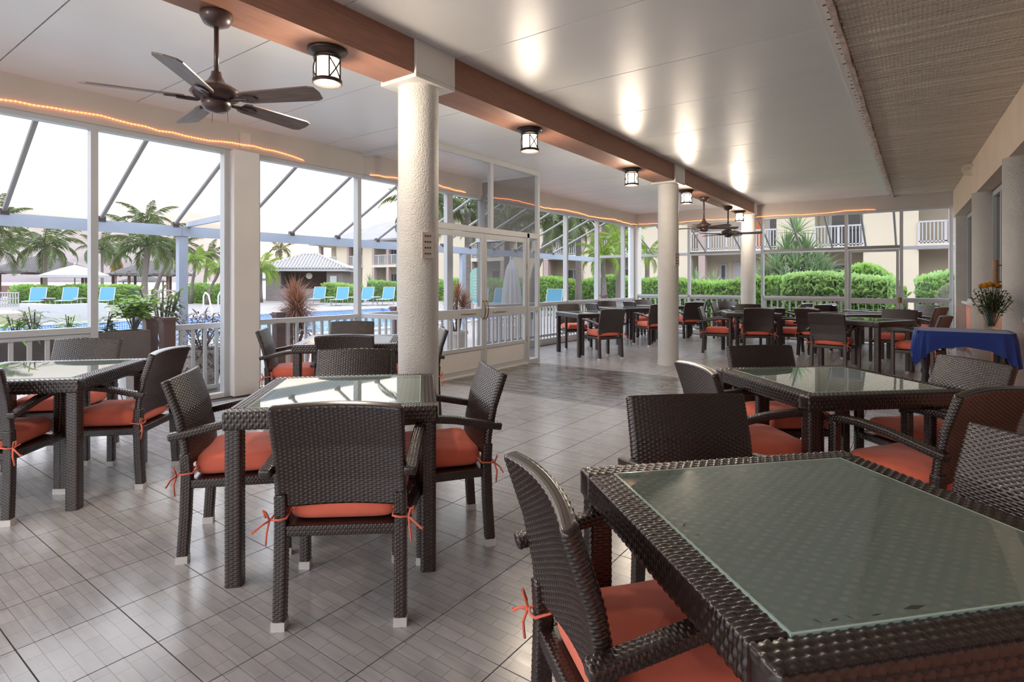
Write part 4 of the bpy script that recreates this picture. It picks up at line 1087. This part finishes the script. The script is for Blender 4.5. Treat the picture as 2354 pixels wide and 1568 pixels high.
# ---- thatched huts
def hut(x, d, half, eave, apex, lab, postn=6):
    p = at0(x, d); t = empty('thatched_hut', p, rnd.random(), label=lab, cat='hut')
    prof = [(half, eave - .03), (half + .1, eave - .12), (half * .62, eave + (apex - eave) * .42), (half * .3, eave + (apex - eave) * .76), (.05, apex), (0, apex + .05)]
    m = MB(); n = 40; P = []
    r = random.Random(int(x))
    for (rr, z) in prof:
        P.append([(rr * (1 + .03 * r.uniform(-1, 1)) * math.cos(2 * PI * k / n), rr * (1 + .03 * r.uniform(-1, 1)) * math.sin(2 * PI * k / n), z + (r.uniform(-.1, .05) if rr > half else r.uniform(-.02, .02))) for k in range(n)])
    m.grid(P, True); m.build('thatch_roof', 'thatch', t)
    f = MB()
    for k in range(220):
        a = r.uniform(0, 2 * PI); rr = half * r.uniform(.96, 1.05); w = .05
        f.add([((rr - .1) * math.cos(a), (rr - .1) * math.sin(a), eave + .03), ((rr - .1) * math.cos(a + w / rr * 2), (rr - .1) * math.sin(a + w / rr * 2), eave + .03), (rr * math.cos(a + w / rr), rr * math.sin(a + w / rr), eave - r.uniform(.15, .3))], [(0, 1, 2)])
    f.build('thatch_fringe', 'thatch', t, kind='stuff')
    for k in range(postn):
        a = 2 * PI * (k + .3) / postn; q = half * .82
        MB().tube([(q * math.cos(a), q * math.sin(a), 0), (q * math.cos(a), q * math.sin(a), eave + .2)], .11, 8).build('post', 'hut_wood', t)
hut(100, 45, 3.7, 2.15, 3.5, 'larger thatched beach hut beside the white parasol')
hut(347, 48, 3.25, 2.0, 3.1, 'thatched beach hut behind the awning post')
hut(330, 80, 2.9, 1.45, 2.4, 'small thatched shelter far out by the sea', 4)
p = at0(55, 50); MB().box(-2.6, 2.6, -.25, .25, 0, 1.0).build('hut_wall', 'hut_wood', None, loc=p, rot=(0, 0, YAW - .1), label='low brown wall below the larger thatched hut', cat='wall')

# ---- parasols
def parasol(x, d, R, ztop, lab, closed=False):
    p = at0(x, d); t = empty('parasol', p, .3, label=lab, cat='parasol')
    MB().tube([(0, 0, 0), (0, 0, ztop)], .03, 8).build('pole', 'canvas_white', t)
    MB().lathe([(.3, 0), (.3, .05), (.06, .09), (.06, .3)], 16).build('base', 'canvas_white', t)
    if closed:
        n = 24; P = []
        for z, r in ((ztop, .03), (ztop - .3, .14), (ztop - .9, .22), (ztop - 1.45, .26), (ztop - 1.5, .10)):
            P.append([(r * (1 + .25 * (k % 2)) * math.cos(2 * PI * k / n), r * (1 + .25 * (k % 2)) * math.sin(2 * PI * k / n), z) for k in range(n)])
        m = MB(); m.grid(P, True); m.build('canopy', 'canvas_white', t)
    else:
        m = MB(); n = 8; top = [(0, 0, ztop)] * n
        P = [[(R * f * math.cos(2 * PI * k / n), R * f * math.sin(2 * PI * k / n), ztop - (.62 * f ** 1.15) - (.13 if f > 1 else 0)) for k in range(n)] for f in (.02, .35, .7, 1.0)]
        P.append([(R * math.cos(2 * PI * k / n), R * math.sin(2 * PI * k / n), ztop - .78) for k in range(n)])
        m.grid(P, True); m.build('canopy', 'canvas_white', t)
        for k in range(n): MB().tube([(0, 0, ztop - .35), (R * .95 * math.cos(2 * PI * k / n), R * .95 * math.sin(2 * PI * k / n), ztop - .62)], .012, 5).build('rib', 'canvas_white', t)
    MB().lathe([(.02, ztop), (.05, ztop + .05), (.01, ztop + .14)], 10).build('finial', 'canvas_white', t)
parasol(172, 34, 1.75, 2.36, 'open white parasol between the blue loungers')
parasol(592, 42, 1.2, 2.2, 'open white parasol by the lime green palm')
parasol(1176, 16.6, 1, 2.0, 'closed white parasol outside the vestibule', True)

# ---- sun loungers and little round tables
def make_lounger():
    t = empty('sun_lounger')
    fr = MB()
    for s in (-.33, .33):
        fr.tube([(s, -.72, 1.02), (s, -.34, .36), (s, 1.15, .34)], .02, 6); 
    fr.tube([(-.33, 1.15, .34), (.33, 1.15, .34)], .02, 6); fr.tube([(-.33, -.72, 1.02), (.33, -.72, 1.02)], .02, 6)
    fr.build('frame', 'hotel_white', t)
    for s in (-.33, .33):
        for y in (-.3, .95): MB().tube([(s, y, 0), (s, y - .04, .35)], .02, 6).build('leg', 'hotel_white', t)
    MB().add([(-.315, -.70, 1.0), (.315, -.70, 1.0), (.315, -.33, .37), (-.315, -.33, .37), (-.315, -.72, 1.0), (.315, -.72, 1.0), (.315, -.35, .36), (-.315, -.35, .36)],
             [(0, 1, 2, 3), (7, 6, 5, 4), (0, 4, 5, 1), (1, 5, 6, 2), (2, 6, 7, 3), (3, 7, 4, 0)]).build('back_sling', 'sling_blue', t)
    MB().box(-.315, .315, -.32, 1.14, .345, .362).build('seat_sling', 'sling_blue', t)
    return t
lg0 = make_lounger(); lgn = 0
for x, d, tw, lab in ((82, 29, -.15, 'blue sling lounger beside the white slatted barrier'), (156, 30, -.15, 'blue sling lounger in front of the parasol pole'), (241, 30, -.15, 'blue sling lounger behind the green planter shrub'),
                  (783, 32, -.1, 'blue lounger before the dark hedge, next to the pavilion'), (841, 32, -.1, 'blue lounger right beside the vestibule corner post'), (889, 32.5, -.1, 'blue lounger next to the bright green hedge'), (730, 33, .2, 'blue lounger hidden behind the red spiky plant'),
                  (1100, 26, -.2, 'blue lounger below the green oval sign'), (1147, 26, -.2, 'blue lounger seen through the vestibule door screen'), (1268, 23, -.2, 'blue lounger outside the balustrade next to the vestibule')):
    o = lg0 if lgn == 0 else copy_tree(lg0); lgn += 1
    o.location = at0(x, d); tv = -Vector(o.location).xy.normalized() + Vector((-CY, -SY)) * .22; o.rotation_euler = (0, 0, math.atan2(tv.y, tv.x) - PI / 2); tag(o, lab, 'lounger', 'blue sun loungers')
for x, d, lab in ((112, 29.5, 'small white round side table between the parasol-side loungers'), (184, 29.5, 'small white round side table at the parasol pole'), (758, 31.5, 'small white side table next to the pavilion lounger'), (812, 31.5, 'small white side table by the vestibule post'), (864, 32, 'small white side table between loungers before the bright hedge')):
    t = empty('side_table', at0(x, d), 0, label=lab, cat='side table', group='white poolside tables')
    MB().lathe([(.0, .44), (.28, .44), (.29, .46), (.28, .48), (0, .48)], 20).build('table_top', 'hotel_white', t)
    for k in range(3):
        a = 2.1 * k; MB().tube([(.2 * math.cos(a), .2 * math.sin(a), 0), (.05 * math.cos(a), .05 * math.sin(a), .45)], .015, 6).build('leg', 'hotel_white', t)

# ---- hedges, distant
def hp(x, d): return at0(x, d)
hedge('hedge', 'clipped dark green hedge behind the poolside loungers', hp(42, 33), hp(312, 33), 1.2, 1.05, 5200, .17, 'hedge_leaf')
hedge('hedge', 'clipped hedge below the lime palms by the pool ladder', hp(440, 36), hp(540, 34), 1.2, 1.15, 2200, .17, 'hedge_leaf')
hedge('hedge', 'hedge in shade beside the tile roofed pavilion', hp(745, 36.5), hp(828, 36), 1.2, 1.15, 2200, .17, 'hedge_leaf')
hedge('hedge', 'bright green hedge behind the loungers next to the thick column', hp(848, 38), hp(978, 40), 1.3, 1.3, 3600, .17, 'hedge_leaf')
hedge('hedge', 'hedge running behind the vestibule toward the hotel', hp(990, 42), hp(1228, 31), 1.2, 1.4, 5000, .18, 'hedge_leaf')
hedge('hedge', 'flowering mixed hedge outside the balustrade', hp(1238, 27), hp(1470, 24), 1.1, 1.45, 6000, .16, 'hedge_leaf')
hedge('hedge', 'dense bright green hedge outside the hedge-side railing', (-7.2, 17.2, 0), (-3.15, 17.2, 0), 1.2, 1.34, 9000, .15, 'hedge_leaf', wob=.1)
hedge('hedge', 'sea grape hedge with round pale leaves outside the hedge-side railing', (-2.95, 17.1, 0), (-.55, 17.0, 0), 1.2, 1.42, 5200, .19, 'seagrape', aspect=.95, wob=.12)
hedge('hedge', 'mounded green shrub behind the sea grape near the screen door', (-2.2, 19.0, 0), (-.35, 19.2, 0), 1.5, 1.75, 4200, .14, 'hedge_leaf', rndtop=.35)
hedge('hedge', 'green shrubs outside the window end of the hedge-side railing', (-.1, 18.0, 0), (1.7, 18.0, 0), 1.4, 1.5, 4500, .13, 'seagrape', rndtop=.1)
hedge('hedge', 'grey leaved shrub at the window end of the hedge-side railing', (.28, 15.9, 0), (1.0, 15.9, 0), .7, 1.3, 2800, .06, 'silver_leaf', core='silver_leaf', rndtop=.2)
# ---- pandanus-like spiky tree
def rosette(name, mat, n, L_, w, seed, flat=.5):
    r = random.Random(seed); m = MB()
    for k in range(n):
        az = 2.399 * k; el = math.radians(88 - 105 * (k / n))
        d = Vector((math.cos(az) * math.cos(el), math.sin(az) * math.cos(el), math.sin(el)))
        leaf(m, d * .04, d, L_ * r.uniform(.75, 1.1), w, flat * r.uniform(.2, .7), 5)
    return m.mesh(name, mat)
ROS = [rosette('leaf_rosette', 'pandan_leaf', 70, 1.0, .075, i) for i in range(2)]
pt = at0(1832, 21.5); tt = empty('screw_pine', pt, 0, label='large spiky grey green screw pine in front of the hotel', cat='tree')
MB().tube([(0, 0, 0), (.1, 0, .8), (0, .1, 1.6), (0, 0, 2.6)], [.14, .12, .10, .07], 10).build('trunk', 'bark', tt, smooth=True)
for k, (lx, dd, z) in enumerate(((0, 0, 3.2), (-.35, .2, 2.5), (.45, .1, 2.45), (-.8, 0, 1.75), (-.25, -.4, 1.85), (.35, -.4, 1.7), (.85, 0, 1.85), (-1.05, .3, 1.35), (1.15, .1, 1.4), (.1, -.6, 1.25), (-.6, -.5, 1.3), (.7, -.5, 1.25), (0, .5, 2.2), (-.5, .6, 1.9), (.6, .6, 2.0))):
    w_ = cam2w(lx, dd)
    if k: MB().tube([(0, 0, max(.5, z - 1.1)), (w_.x * .6, w_.y * .6, z - .55), (w_.x, w_.y, z)], [.06, .05, .045], 6).build('branch', 'bark', tt)
    o = link('leaf_rosette', ROS[k % 2], tt, loc=(w_.x, w_.y, z), scale=(.92, .92, .92)); o.rotation_euler = (rnd.uniform(-.3, .3), rnd.uniform(-.3, .3), k)
cyc = rosette('leaf_rosette', 'pandan_leaf', 34, .9, .05, 9)
for x, y, d, lab in ((1600, 655, 24, 'fern-like cycad above the hedge beside the newel post'), (1640, 660, 25, 'second fern-like cycad in front of the hotel ground floor'), (850, 650, 43, 'cycad fan above the hedge near the vestibule post')):
    t = empty('cycad', at0(x, d), 0, label=lab, cat='shrub'); z = ZP(y, d)
    MB().tube([(0, 0, 0), (0, 0, z - .05)], .1, 8).build('trunk', 'bark', t); link('leaf_rosette', cyc, t, loc=(0, 0, z))
gr = empty('ornamental_grass', (-1.9, 15.2, -.03), 0, label='tall striped grass clump outside the hedge-side railing', cat='grass')
m = MB()
for k in range(70):
    a = rnd.uniform(0, 2 * PI); leaf(m, Vector((rnd.uniform(-.15, .15), rnd.uniform(-.1, .1), 0)), Vector((math.cos(a) * .35, math.sin(a) * .35, 1)), rnd.uniform(.7, 1.05), .022, .12, 5)
m.build('blades', 'seagrape', gr)

# ---- potted plants close outside
def pot(t, r, h, mat):
    MB().lathe([(r * .68, 0), (r * .70, .01), (r * .97, h * .86), (r * 1.06, h * .87), (r * 1.06, h), (r * .92, h), (r * .90, h * .92), (0, h * .92)], 28).build('pot', mat, t, smooth=False)
    MB().lathe([(r * .89, h * .925), (0, h * .94)], 24).build('soil', 'soil', t)
RD = [rosette('leaf_rosette', 'red_leaf', 190, .42, .015, 21 + i, .8) for i in range(2)]
def cordyline(loc, lab, zc, s, potm, r, h, heads):
    t = empty('potted_cordyline', loc, 0, label=lab, cat='plant'); pot(t, r, h, potm)
    for k, (x, y, z) in enumerate(heads):
        MB().tube([(x * .3, y * .3, h * .9), (x, y, z)], .022, 8).build('stem', 'bark', t)
        o = link('leaf_rosette', RD[k % 2], t, loc=(x, y, z), scale=(s, s, s)); o.rotation_euler = (rnd.uniform(-.2, .2), rnd.uniform(-.2, .2), k)
cordyline((-7.28, 4.68, -.03), 'red spiky potted plant between square post and vestibule', 1.0, .95, 'pot_clay', .21, .42, ((0, 0, 1.0), (.10, -.05, .92), (-.10, .05, .78), (.02, .1, .62)))
cordyline((-6.75, 7.55, -.03), 'red spiky potted plant seen through the vestibule doors', 1.0, .80, 'pot_pale', .20, .45, ((0, 0, 1.02), (.06, .1, .85), (-.05, -.1, .70)))
pp_ = empty('potted_purple_plant', (-7.22, 3.35, -.03), 0, label='dark purple leaved plant in pale pot behind the balustrade', cat='plant'); pot(pp_, .24, .5, 'pot_pale')
m = MB()
for k in range(1100):
    a = rnd.uniform(0, 2 * PI); rr = rnd.uniform(.02, .40); z = rnd.uniform(.12, .95)
    leaf(m, Vector((rr * math.cos(a), rr * math.sin(a), z)), Vector((math.cos(a) + rnd.uniform(-.6, .6), math.sin(a) + rnd.uniform(-.6, .6), rnd.uniform(-.4, .7))), rnd.uniform(.08, .15), .022, .4, 3)
m.build('leaves', 'purple_leaf', pp_)
sm_ = MB()
for k in range(14):
    a = k * .45; sm_.tube([(0, 0, .44), (.15 * math.cos(a), .15 * math.sin(a), .7), (.28 * math.cos(a), .28 * math.sin(a), .85)], .006, 5)
sm_.build('stems', 'bark', pp_)
pu = empty('potted_plumeria', (-7.6, 3.05, -.03), 0, label='leafy plumeria with bare stems rising behind the dark newel posts', cat='plant'); pot(pu, .2, .45, 'pot_pale')
ms, ml = MB(), MB()
for k in range(12):
    a = 2.4 * k; r = .10 + .20 * ((k * 7) % 5) / 5; z = 1.0 + .28 * ((k * 3) % 7) / 7
    tip = Vector((r * math.cos(a), r * math.sin(a), z)); ms.tube([(0, 0, .42), (tip.x * .4, tip.y * .4, .75), tip], [.014, .012, .009], 6)
    for q in range(15):
        b = 2.399 * q; leaf(ml, tip - Vector((0, 0, .012 * q)), Vector((math.cos(b), math.sin(b), .75 - q * .07)), rnd.uniform(.10, .16), .042, .3, 4)
ms.build('stems', 'bark', pu); ml.build('leaves', 'plumeria_leaf', pu)
# grey trough planter on legs and what grows in it
tp = empty('trough_planter', (-6.86, 1.3, 0), 0, label='grey trough planter on white legs outside the balustrade', cat='planter')
MB().box(-.13, .13, -2.6, 1.28, .46, .49).box(-.13, -.10, -2.6, 1.28, .49, .78).box(.10, .13, -2.6, 1.28, .49, .78).box(-.10, .10, 1.25, 1.28, .49, .78).box(-.10, .10, -2.6, -2.57, .49, .78).build('trough', 'planter_grey', tp)
MB().box(-.10, .10, -2.57, 1.25, .70, .72).build('soil', 'soil', tp)
for y in (-2.4, -.7, 1.1): MB().box(-.10, .10, y - .04, y + .04, -.03, .46).build('leg', 'frame_white', tp)
def troughplant(px, y0, n, hh, ll, w_, mat, lab, bushy=False):
    l = (px - CX) / FPX; r = (-SY + l * CY, CY + l * SY); d = -6.86 / r[0]; Y = d * r[1]
    t = empty('trough_plant', (-6.86, Y, .72), 0, label=lab, cat='plant'); s, f = MB(), MB()
    for k in range(n):
        a = rnd.uniform(0, 2 * PI); sp = .5 if bushy else .25
        tip = Vector((math.cos(a) * hh * sp * rnd.random(), math.sin(a) * hh * sp * rnd.random(), hh * rnd.uniform(.7, 1)))
        s.tube([(0, 0, 0), tip * .5 + Vector((0, 0, .02)), tip], .004, 5)
        for q in range(20 if bushy else 9):
            u = (.6 if bushy else .25) + .4 * q / 20 if bushy else .2 + .8 * q / 9
            b = 2.399 * q + k; dd = Vector((math.cos(b), math.sin(b), rnd.uniform(-.2, .5)))
            leaf(f, tip * u + (dd * rnd.uniform(0, .10) if bushy else Vector((0, 0, 0))), dd, ll * rnd.uniform(.7, 1.2), w_, .35, 4)
    s.build('stems', 'bark', t); f.build('leaves', mat, t); return t
troughplant(308, 0, 22, .44, .085, .062, 'shrub_leaf', 'round bright green shrub growing in the trough planter', True)
troughplant(35, 0, 6, .30, .26, .036, 'shrub_leaf', 'lanky green seedling in the trough, before the blue tile band')
troughplant(78, 0, 6, .36, .26, .034, 'plumeria_leaf', 'long leaved seedling in the trough, before the tan step')
troughplant(158, 0, 5, .26, .20, .036, 'shrub_leaf', 'short narrow leaved seedling in the trough, before the white pool wall')
tq = troughplant(242, 0, 4, .30, .14, .055, 'plumeria_leaf', 'pink flowered seedling in the trough beside the round shrub')
# outer balustrade with dark newel posts
ob = empty('outer_balustrade', (-6.66, 3.3, -.03), 0, label='white balustrade with dark capped posts close outside the screen', cat='balustrade')
iob = Matrix.Translation(-Vector(ob.location))
def obp(m, n, mat):
    o = m.build(n, mat, ob); o.matrix_parent_inverse = iob; return o
def newel(x, y, h=.86):
    return MB().box(x - .055, x + .055, y - .06, y + .06, -.03, h).box(x - .065, x + .065, y - .07, y + .07, h, h + .015).box(x - .078, x + .078, y - .083, y + .083, h + .015, h + .035).box(x - .06, x + .06, y - .065, y + .065, h + .035, h + .05)
for x, y in ((-6.68, 2.73), (-7.05, 2.70), (-6.68, 4.05), (-6.75, 6.1), (-7.6, 4.75)): obp(newel(x, y), 'newel_post', 'dark_post')
for a, b in ((2.80, 3.98), (4.12, 6.03)):
    obp(MB().box(-6.71, -6.65, a, b, .76, .82), 'hand_rail', 'frame_white'); obp(MB().box(-6.70, -6.66, a, b, .06, .10), 'bottom_rail', 'frame_white')
    n = int((b - a) / .125)
    for k in range(n):
        y = a + (k + .5) * (b - a) / n; obp(MB().box(-6.695, -6.665, y - .016, y + .016, .10, .76), 'baluster', 'frame_white')
nb = empty('newel_post', (-4.52, 14.2, -.03), 0, label='dark capped newel post at the hedge-side railing next to the corner table', cat='post')
MB().box(-.055, .055, -.055, .055, 0, .95).box(-.08, .08, -.08, .08, .95, 1.0).build('shaft', 'dark_post', nb)
nb = empty('newel_post', (-1.52, 14.2, -.03), 0, label='dark capped newel post at the hedge-side railing next to the screen door', cat='post')
MB().box(-.06, .06, -.06, .06, 0, .97).box(-.085, .085, -.085, .085, .97, 1.02).build('shaft', 'dark_post', nb)
nb = empty('newel_post', (-6.62, 13.1, -.03), LR, label='dark capped newel post outside the balustrade near the corner', cat='post')
MB().box(-.055, .055, -.055, .055, 0, .95).box(-.08, .08, -.08, .08, .95, 1.0).build('shaft', 'dark_post', nb)
# barrier, fence and sign on the grounds
fb = empty('white_barrier', at0(18, 30), YAW, label='white slatted barrier beside the first blue lounger', cat='barrier')
MB().box(-.6, .6, -.02, .02, .72, .78).box(-.6, .6, -.02, .02, .1, .15).box(-.6, .6, -.02, .02, .42, .46).build('rails', 'hotel_white', fb)
for k in range(9): MB().box(-.6 + k * .143, -.56 + k * .143, -.02, .02, 0, .75).build('slat', 'hotel_white', fb)
xf = empty('crossed_fence', at0(364, 33), YAW, label='weathered fence with crossed boards beyond the pool', cat='fence')
for k in range(3): MB().box(-1.0 + k * .98, -.9 + k * .98, -.04, .04, 0, .85).build('post', 'sand', xf)
MB().box(-1.0, 1.06, -.03, .03, .78, .85).box(-1.0, 1.06, -.03, .03, .05, .1).build('rail', 'sand', xf)
for k in range(2):
    MB().bar((-.9 + k * .98, .01, .1), (-.05 + k * .98, .01, .78), .03, .05).build('cross_board', 'sand', xf); MB().bar((-.9 + k * .98, -.02, .78), (-.05 + k * .98, -.02, .1), .03, .05).build('cross_board', 'sand', xf)
sg = empty('garden_sign', at0(1100, 17.2), YAW + .1, label='green arched rule board outside the vestibule', cat='sign')
MB().prism([(-.26, .75)] + [(.26 * math.cos(PI - t), 1.55 + .22 * math.sin(t)) for t in np.linspace(0, PI, 14)] + [(.26, .75)], -.02, .02, 'y').build('board', 'sign_green', sg)
for s in (-.2, .2): MB().box(s - .03, s + .03, .02, .06, 0, 1.2).build('post', 'hotel_white', sg)
tx = MB()
for k in range(8): tx.box(-.18 + .02 * (k % 3), .18 - .03 * (k % 2), -.024, -.021, .85 + k * .09, .875 + k * .09)
tx.build('text_lines', 'hotel_white', sg)

# ---- tile roofed pavilion
pv = empty('pavilion', at0(714, 41), YAW + .12, label='small grey pavilion with pale tiled hip roof beside the pool', cat='pavilion')
MB().box(-2.6, -1.6, -1.8, 1.8, 0, 2.1).box(1.5, 2.6, -1.8, 1.8, 0, 2.1).box(-1.6, 1.5, 1.6, 1.8, 0, 2.1).box(-1.6, 1.5, -1.8, -1.65, 0, .85).build('wall', 'planter_grey', pv)
MB().box(-1.6, 1.5, .2, .3, 0, 2.1).build('shade_sheet', 'hut_wood', pv)  # dark sheet standing in for the shaded interior
MB().box(-3.0, 3.0, -2.2, 2.2, 2.08, 2.25).build('eave', 'hotel_white', pv)
rf = MB(); ez, rz_ = 2.25, 3.35
pts = [(-3.05, -2.25, ez), (3.05, -2.25, ez), (3.05, 2.25, ez), (-3.05, 2.25, ez), (-.5, 0, rz_), (.5, 0, rz_)]
rf.add(pts, [(0, 1, 5, 4), (1, 2, 5), (2, 3, 4, 5), (3, 0, 4)])
pm('roof_tile', (0.42, 0.39, 0.38), .7, var=.08, scale=3)
ro = rf.build('roof', 'roof_tile', pv)
rt = MB()
def lerp(a, b, t): return tuple(a[i] + (b[i] - a[i]) * t for i in range(3))
for k in range(27):
    x = -2.9 + k * .223; t0 = min(1, (3.05 - abs(x)) / 2.55)
    a, b = (x, -2.25, ez + .03), (x, -2.25 + 2.25 * t0, ez + (rz_ - ez) * t0 + .03)
    rt.tube([a, b], .07, 5)
for sg_ in (-1, 1):
    for k in range(20):
        y = -2.1 + k * .22; t0 = 1 - abs(y) / 2.25
        rt.tube([(sg_ * 3.05, y, ez + .03), (sg_ * (3.05 - 2.55 * t0), y, ez + (rz_ - ez) * t0 + .03)], .07, 5)
rt.build('roof_tiles', 'roof_tile', pv, kind='stuff')
for a, b in ((0, 4), (1, 5), (4, 5)): MB().tube([pts[a], pts[b]], .1, 6).build('ridge', 'roof_tile', pv)
MB().box(1.75, 2.2, -1.9, -1.8, .6, 1.75).build('meter_box', 'hotel_white', pv); MB().lathe([(.22, -.02), (.22, .02)], 20).build('round_sign', 'sand', pv, loc=(.3, -1.72, 1.75), rot=(PI / 2, 0, 0))

# ================================================================== HOTEL
def hotel(name, lab, yf, bays, eave, slab_z=(2.85, 3.12), depth=7):
    """bays: (x0, x1, kind, opts) along X; front face at y = yf"""
    xs = [b[0] for b in bays] + [bays[-1][1]]
    h = empty(name, ((xs[0] + xs[-1]) / 2, yf, -.05), 0, label=lab, cat='building'); iv = Matrix.Translation(-Vector(h.location))
    def P(m, n, mat, par=None):
        o = m.build(n, mat, par or h)
        if par is None: o.matrix_parent_inverse = iv
        return o
    for (a, b, kind, opt) in bays:
        if kind == 'wall':
            P(MB().box(a, b, yf, yf + depth, -.05, eave), 'wall', 'hotel_wall')
            continue
        rec = 1.7
        P(MB().box(a, b, yf + rec, yf + depth, -.05, eave), 'wall', 'hotel_wall')
        P(MB().box(a - .05, b + .05, yf - .12, yf + rec, slab_z[0], slab_z[1]), 'slab', 'hotel_slab')
        P(MB().box(a - .05, b + .05, yf - .05, yf + rec, eave - .35, eave), 'lintel', 'hotel_wall')
        for x in opt.get('cols', ()):
            P(MB().box(x - .19, x + .19, yf - .10, yf + .28, -.05, slab_z[0]), 'column', 'hotel_trim'); P(MB().box(x - .19, x + .19, yf - .10, yf + .28, slab_z[1], eave - .3), 'column', 'hotel_trim')
        r0, r1 = opt.get('rail', (a, b))
        z = slab_z[1]
        rl = P(MB().box(r0, r1, yf - .06, yf + .0, z + 1.0, z + 1.08).box(r0, r1, yf - .05, yf - .01, z + .08, z + .13), 'balcony_railing', 'hotel_white')
        n = max(3, int((r1 - r0) / .145)); q = MB()
        for k in range(n + 1):
            x = r0 + (r1 - r0) * k / n; w = .055 if k % 7 == 0 else .02; q.box(x - w, x + w, yf - .05, yf - .01, z, z + 1.0)
        q.build('balusters', 'hotel_white', rl).matrix_parent_inverse = Matrix.Identity(4)
        for (x0, x1, z0, z1, mt) in opt.get('doors', ()):
            f = P(MB().box(x0 - .1, x1 + .1, yf + rec - .08, yf + rec, z0, z1 + .1), 'sliding_door', 'hotel_white')
            np_ = 2 if x1 - x0 > 1 else 1
            for k in range(np_):
                wd = (x1 - x0) / np_; MB().box(x0 + wd * k + .05, x0 + wd * (k + 1) - .05, yf + rec - .1, yf + rec - .07, z0 + .08, z1 - .02).build('pane', mt, f)
    return h, P
dr = lambda x, w=1.5, mt='dark_glass': [(x, x + w, 3.15, 5.3, mt), (x, x + w, 0, 2.15, mt)]
bays = [(-33, -28.2, 'wall', {}), (-28.2, -24.8, 'bay', dict(cols=(-24.9, -28.0), doors=dr(-27.2))), (-24.8, -21.4, 'wall', {}),
        (-21.4, -18.2, 'bay', dict(cols=(-21.1, -18.4), doors=dr(-20.6))), (-18.2, -17.2, 'wall', {}), (-17.2, -14.2, 'bay', dict(cols=(-17.0,), doors=dr(-16.2))), (-14.2, -10.95, 'wall', {}),
        (-10.95, -6.3, 'bay', dict(cols=(-10.3,), doors=[(-8.9, -8.1, 0, 2.35, 'hotel_white'), (-8.6, -7.4, 3.15, 5.3, 'door_orange_lit'), (-7.0, -6.4, 3.15, 5.3, 'dark_glass'), (-9.7, -9.4, .6, 2.3, 'dark_glass')])),
        (-6.3, -4.45, 'wall', {}), (-4.45, -2.3, 'bay', dict(cols=(), doors=[(-3.9, -2.5, 3.15, 5.35, 'dark_glass'), (-3.9, -2.5, 0, 2.2, 'dark_glass')])),
        (-2.3, -.05, 'wall', {}), (-.05, 4.2, 'bay', dict(cols=(1.25, 4.0), doors=[(2.2, 3.6, 3.15, 5.3, 'dark_glass')])), (4.2, 9, 'wall', {})]
h1, P1 = hotel('hotel_building', 'cream two storey hotel block with white balcony railings behind the hedge', 33, bays, 6.7)
P1(MB().add([(-33.45, 32.3, 6.65), (9.5, 32.3, 6.65), (9.5, 41, 6.65), (-33.45, 41, 6.65), (-29, 36.5, 8.9), (5, 36.5, 8.9), (-33.45, 32.3, 6.5), (9.5, 32.3, 6.5), (9.5, 41, 6.5), (-33.45, 41, 6.5)],
            [(0, 1, 5, 4), (1, 2, 5), (2, 3, 4, 5), (3, 0, 4), (6, 7, 1, 0), (7, 8, 2, 1), (8, 9, 3, 2), (9, 6, 0, 3), (9, 8, 7, 6)]), 'roof', 'roof_grey')
bays2 = [(-57.5, -54.2, 'bay', dict(cols=(-57.2,), doors=dr(-56.3, 1.2))), (-54.2, -52.2, 'wall', {}), (-52.2, -49.6, 'bay', dict(cols=(-52.0,), doors=dr(-51.4, 1.2))), (-49.6, -47.9, 'wall', {}),
         (-47.9, -44.1, 'bay', dict(cols=(-47.7, -45.4), doors=dr(-47.0, 1.3))), (-44.1, -42.2, 'wall', {}), (-42.2, -38.4, 'bay', dict(cols=(-41.9, -39.8), doors=dr(-41.0, 1.3))), (-38.4, -37.0, 'wall', {}),
         (-37.0, -33.6, 'bay', dict(cols=(-36.8,), doors=dr(-36.2, 1.3))), ]
h2, P2 = hotel('hotel_building', 'cream hotel wing with grey hip roof beyond the pool pavilion', 40, bays2, 5.75)
P2(MB().add([(-58.4, 39.2, 5.8), (-33.6, 39.2, 5.8), (-33.6, 48, 5.8), (-58.4, 48, 5.8), (-49, 43.6, 8.3), (-33.6, 43.6, 8.3), (-58.4, 39.2, 5.6), (-33.6, 39.2, 5.6), (-33.6, 48, 5.6), (-58.4, 48, 5.6)],
            [(0, 1, 5, 4), (1, 2, 5), (2, 3, 4, 5), (3, 0, 4), (6, 7, 1, 0), (7, 8, 2, 1), (8, 9, 3, 2), (9, 6, 0, 3), (9, 8, 7, 6)]), 'roof', 'roof_grey')
wlm = empty('balcony_lamp', (-6.75, 34.6, 5.2), 0, label='black wall lantern glowing orange on the hotel balcony', cat='lamp')
MB().box(-.1, .1, -.1, .1, -.35, .1).build('lantern', 'ink', wlm); MB().box(-.11, .11, -.11, .11, .1, .14).build('glow', 'rope_glow', wlm)
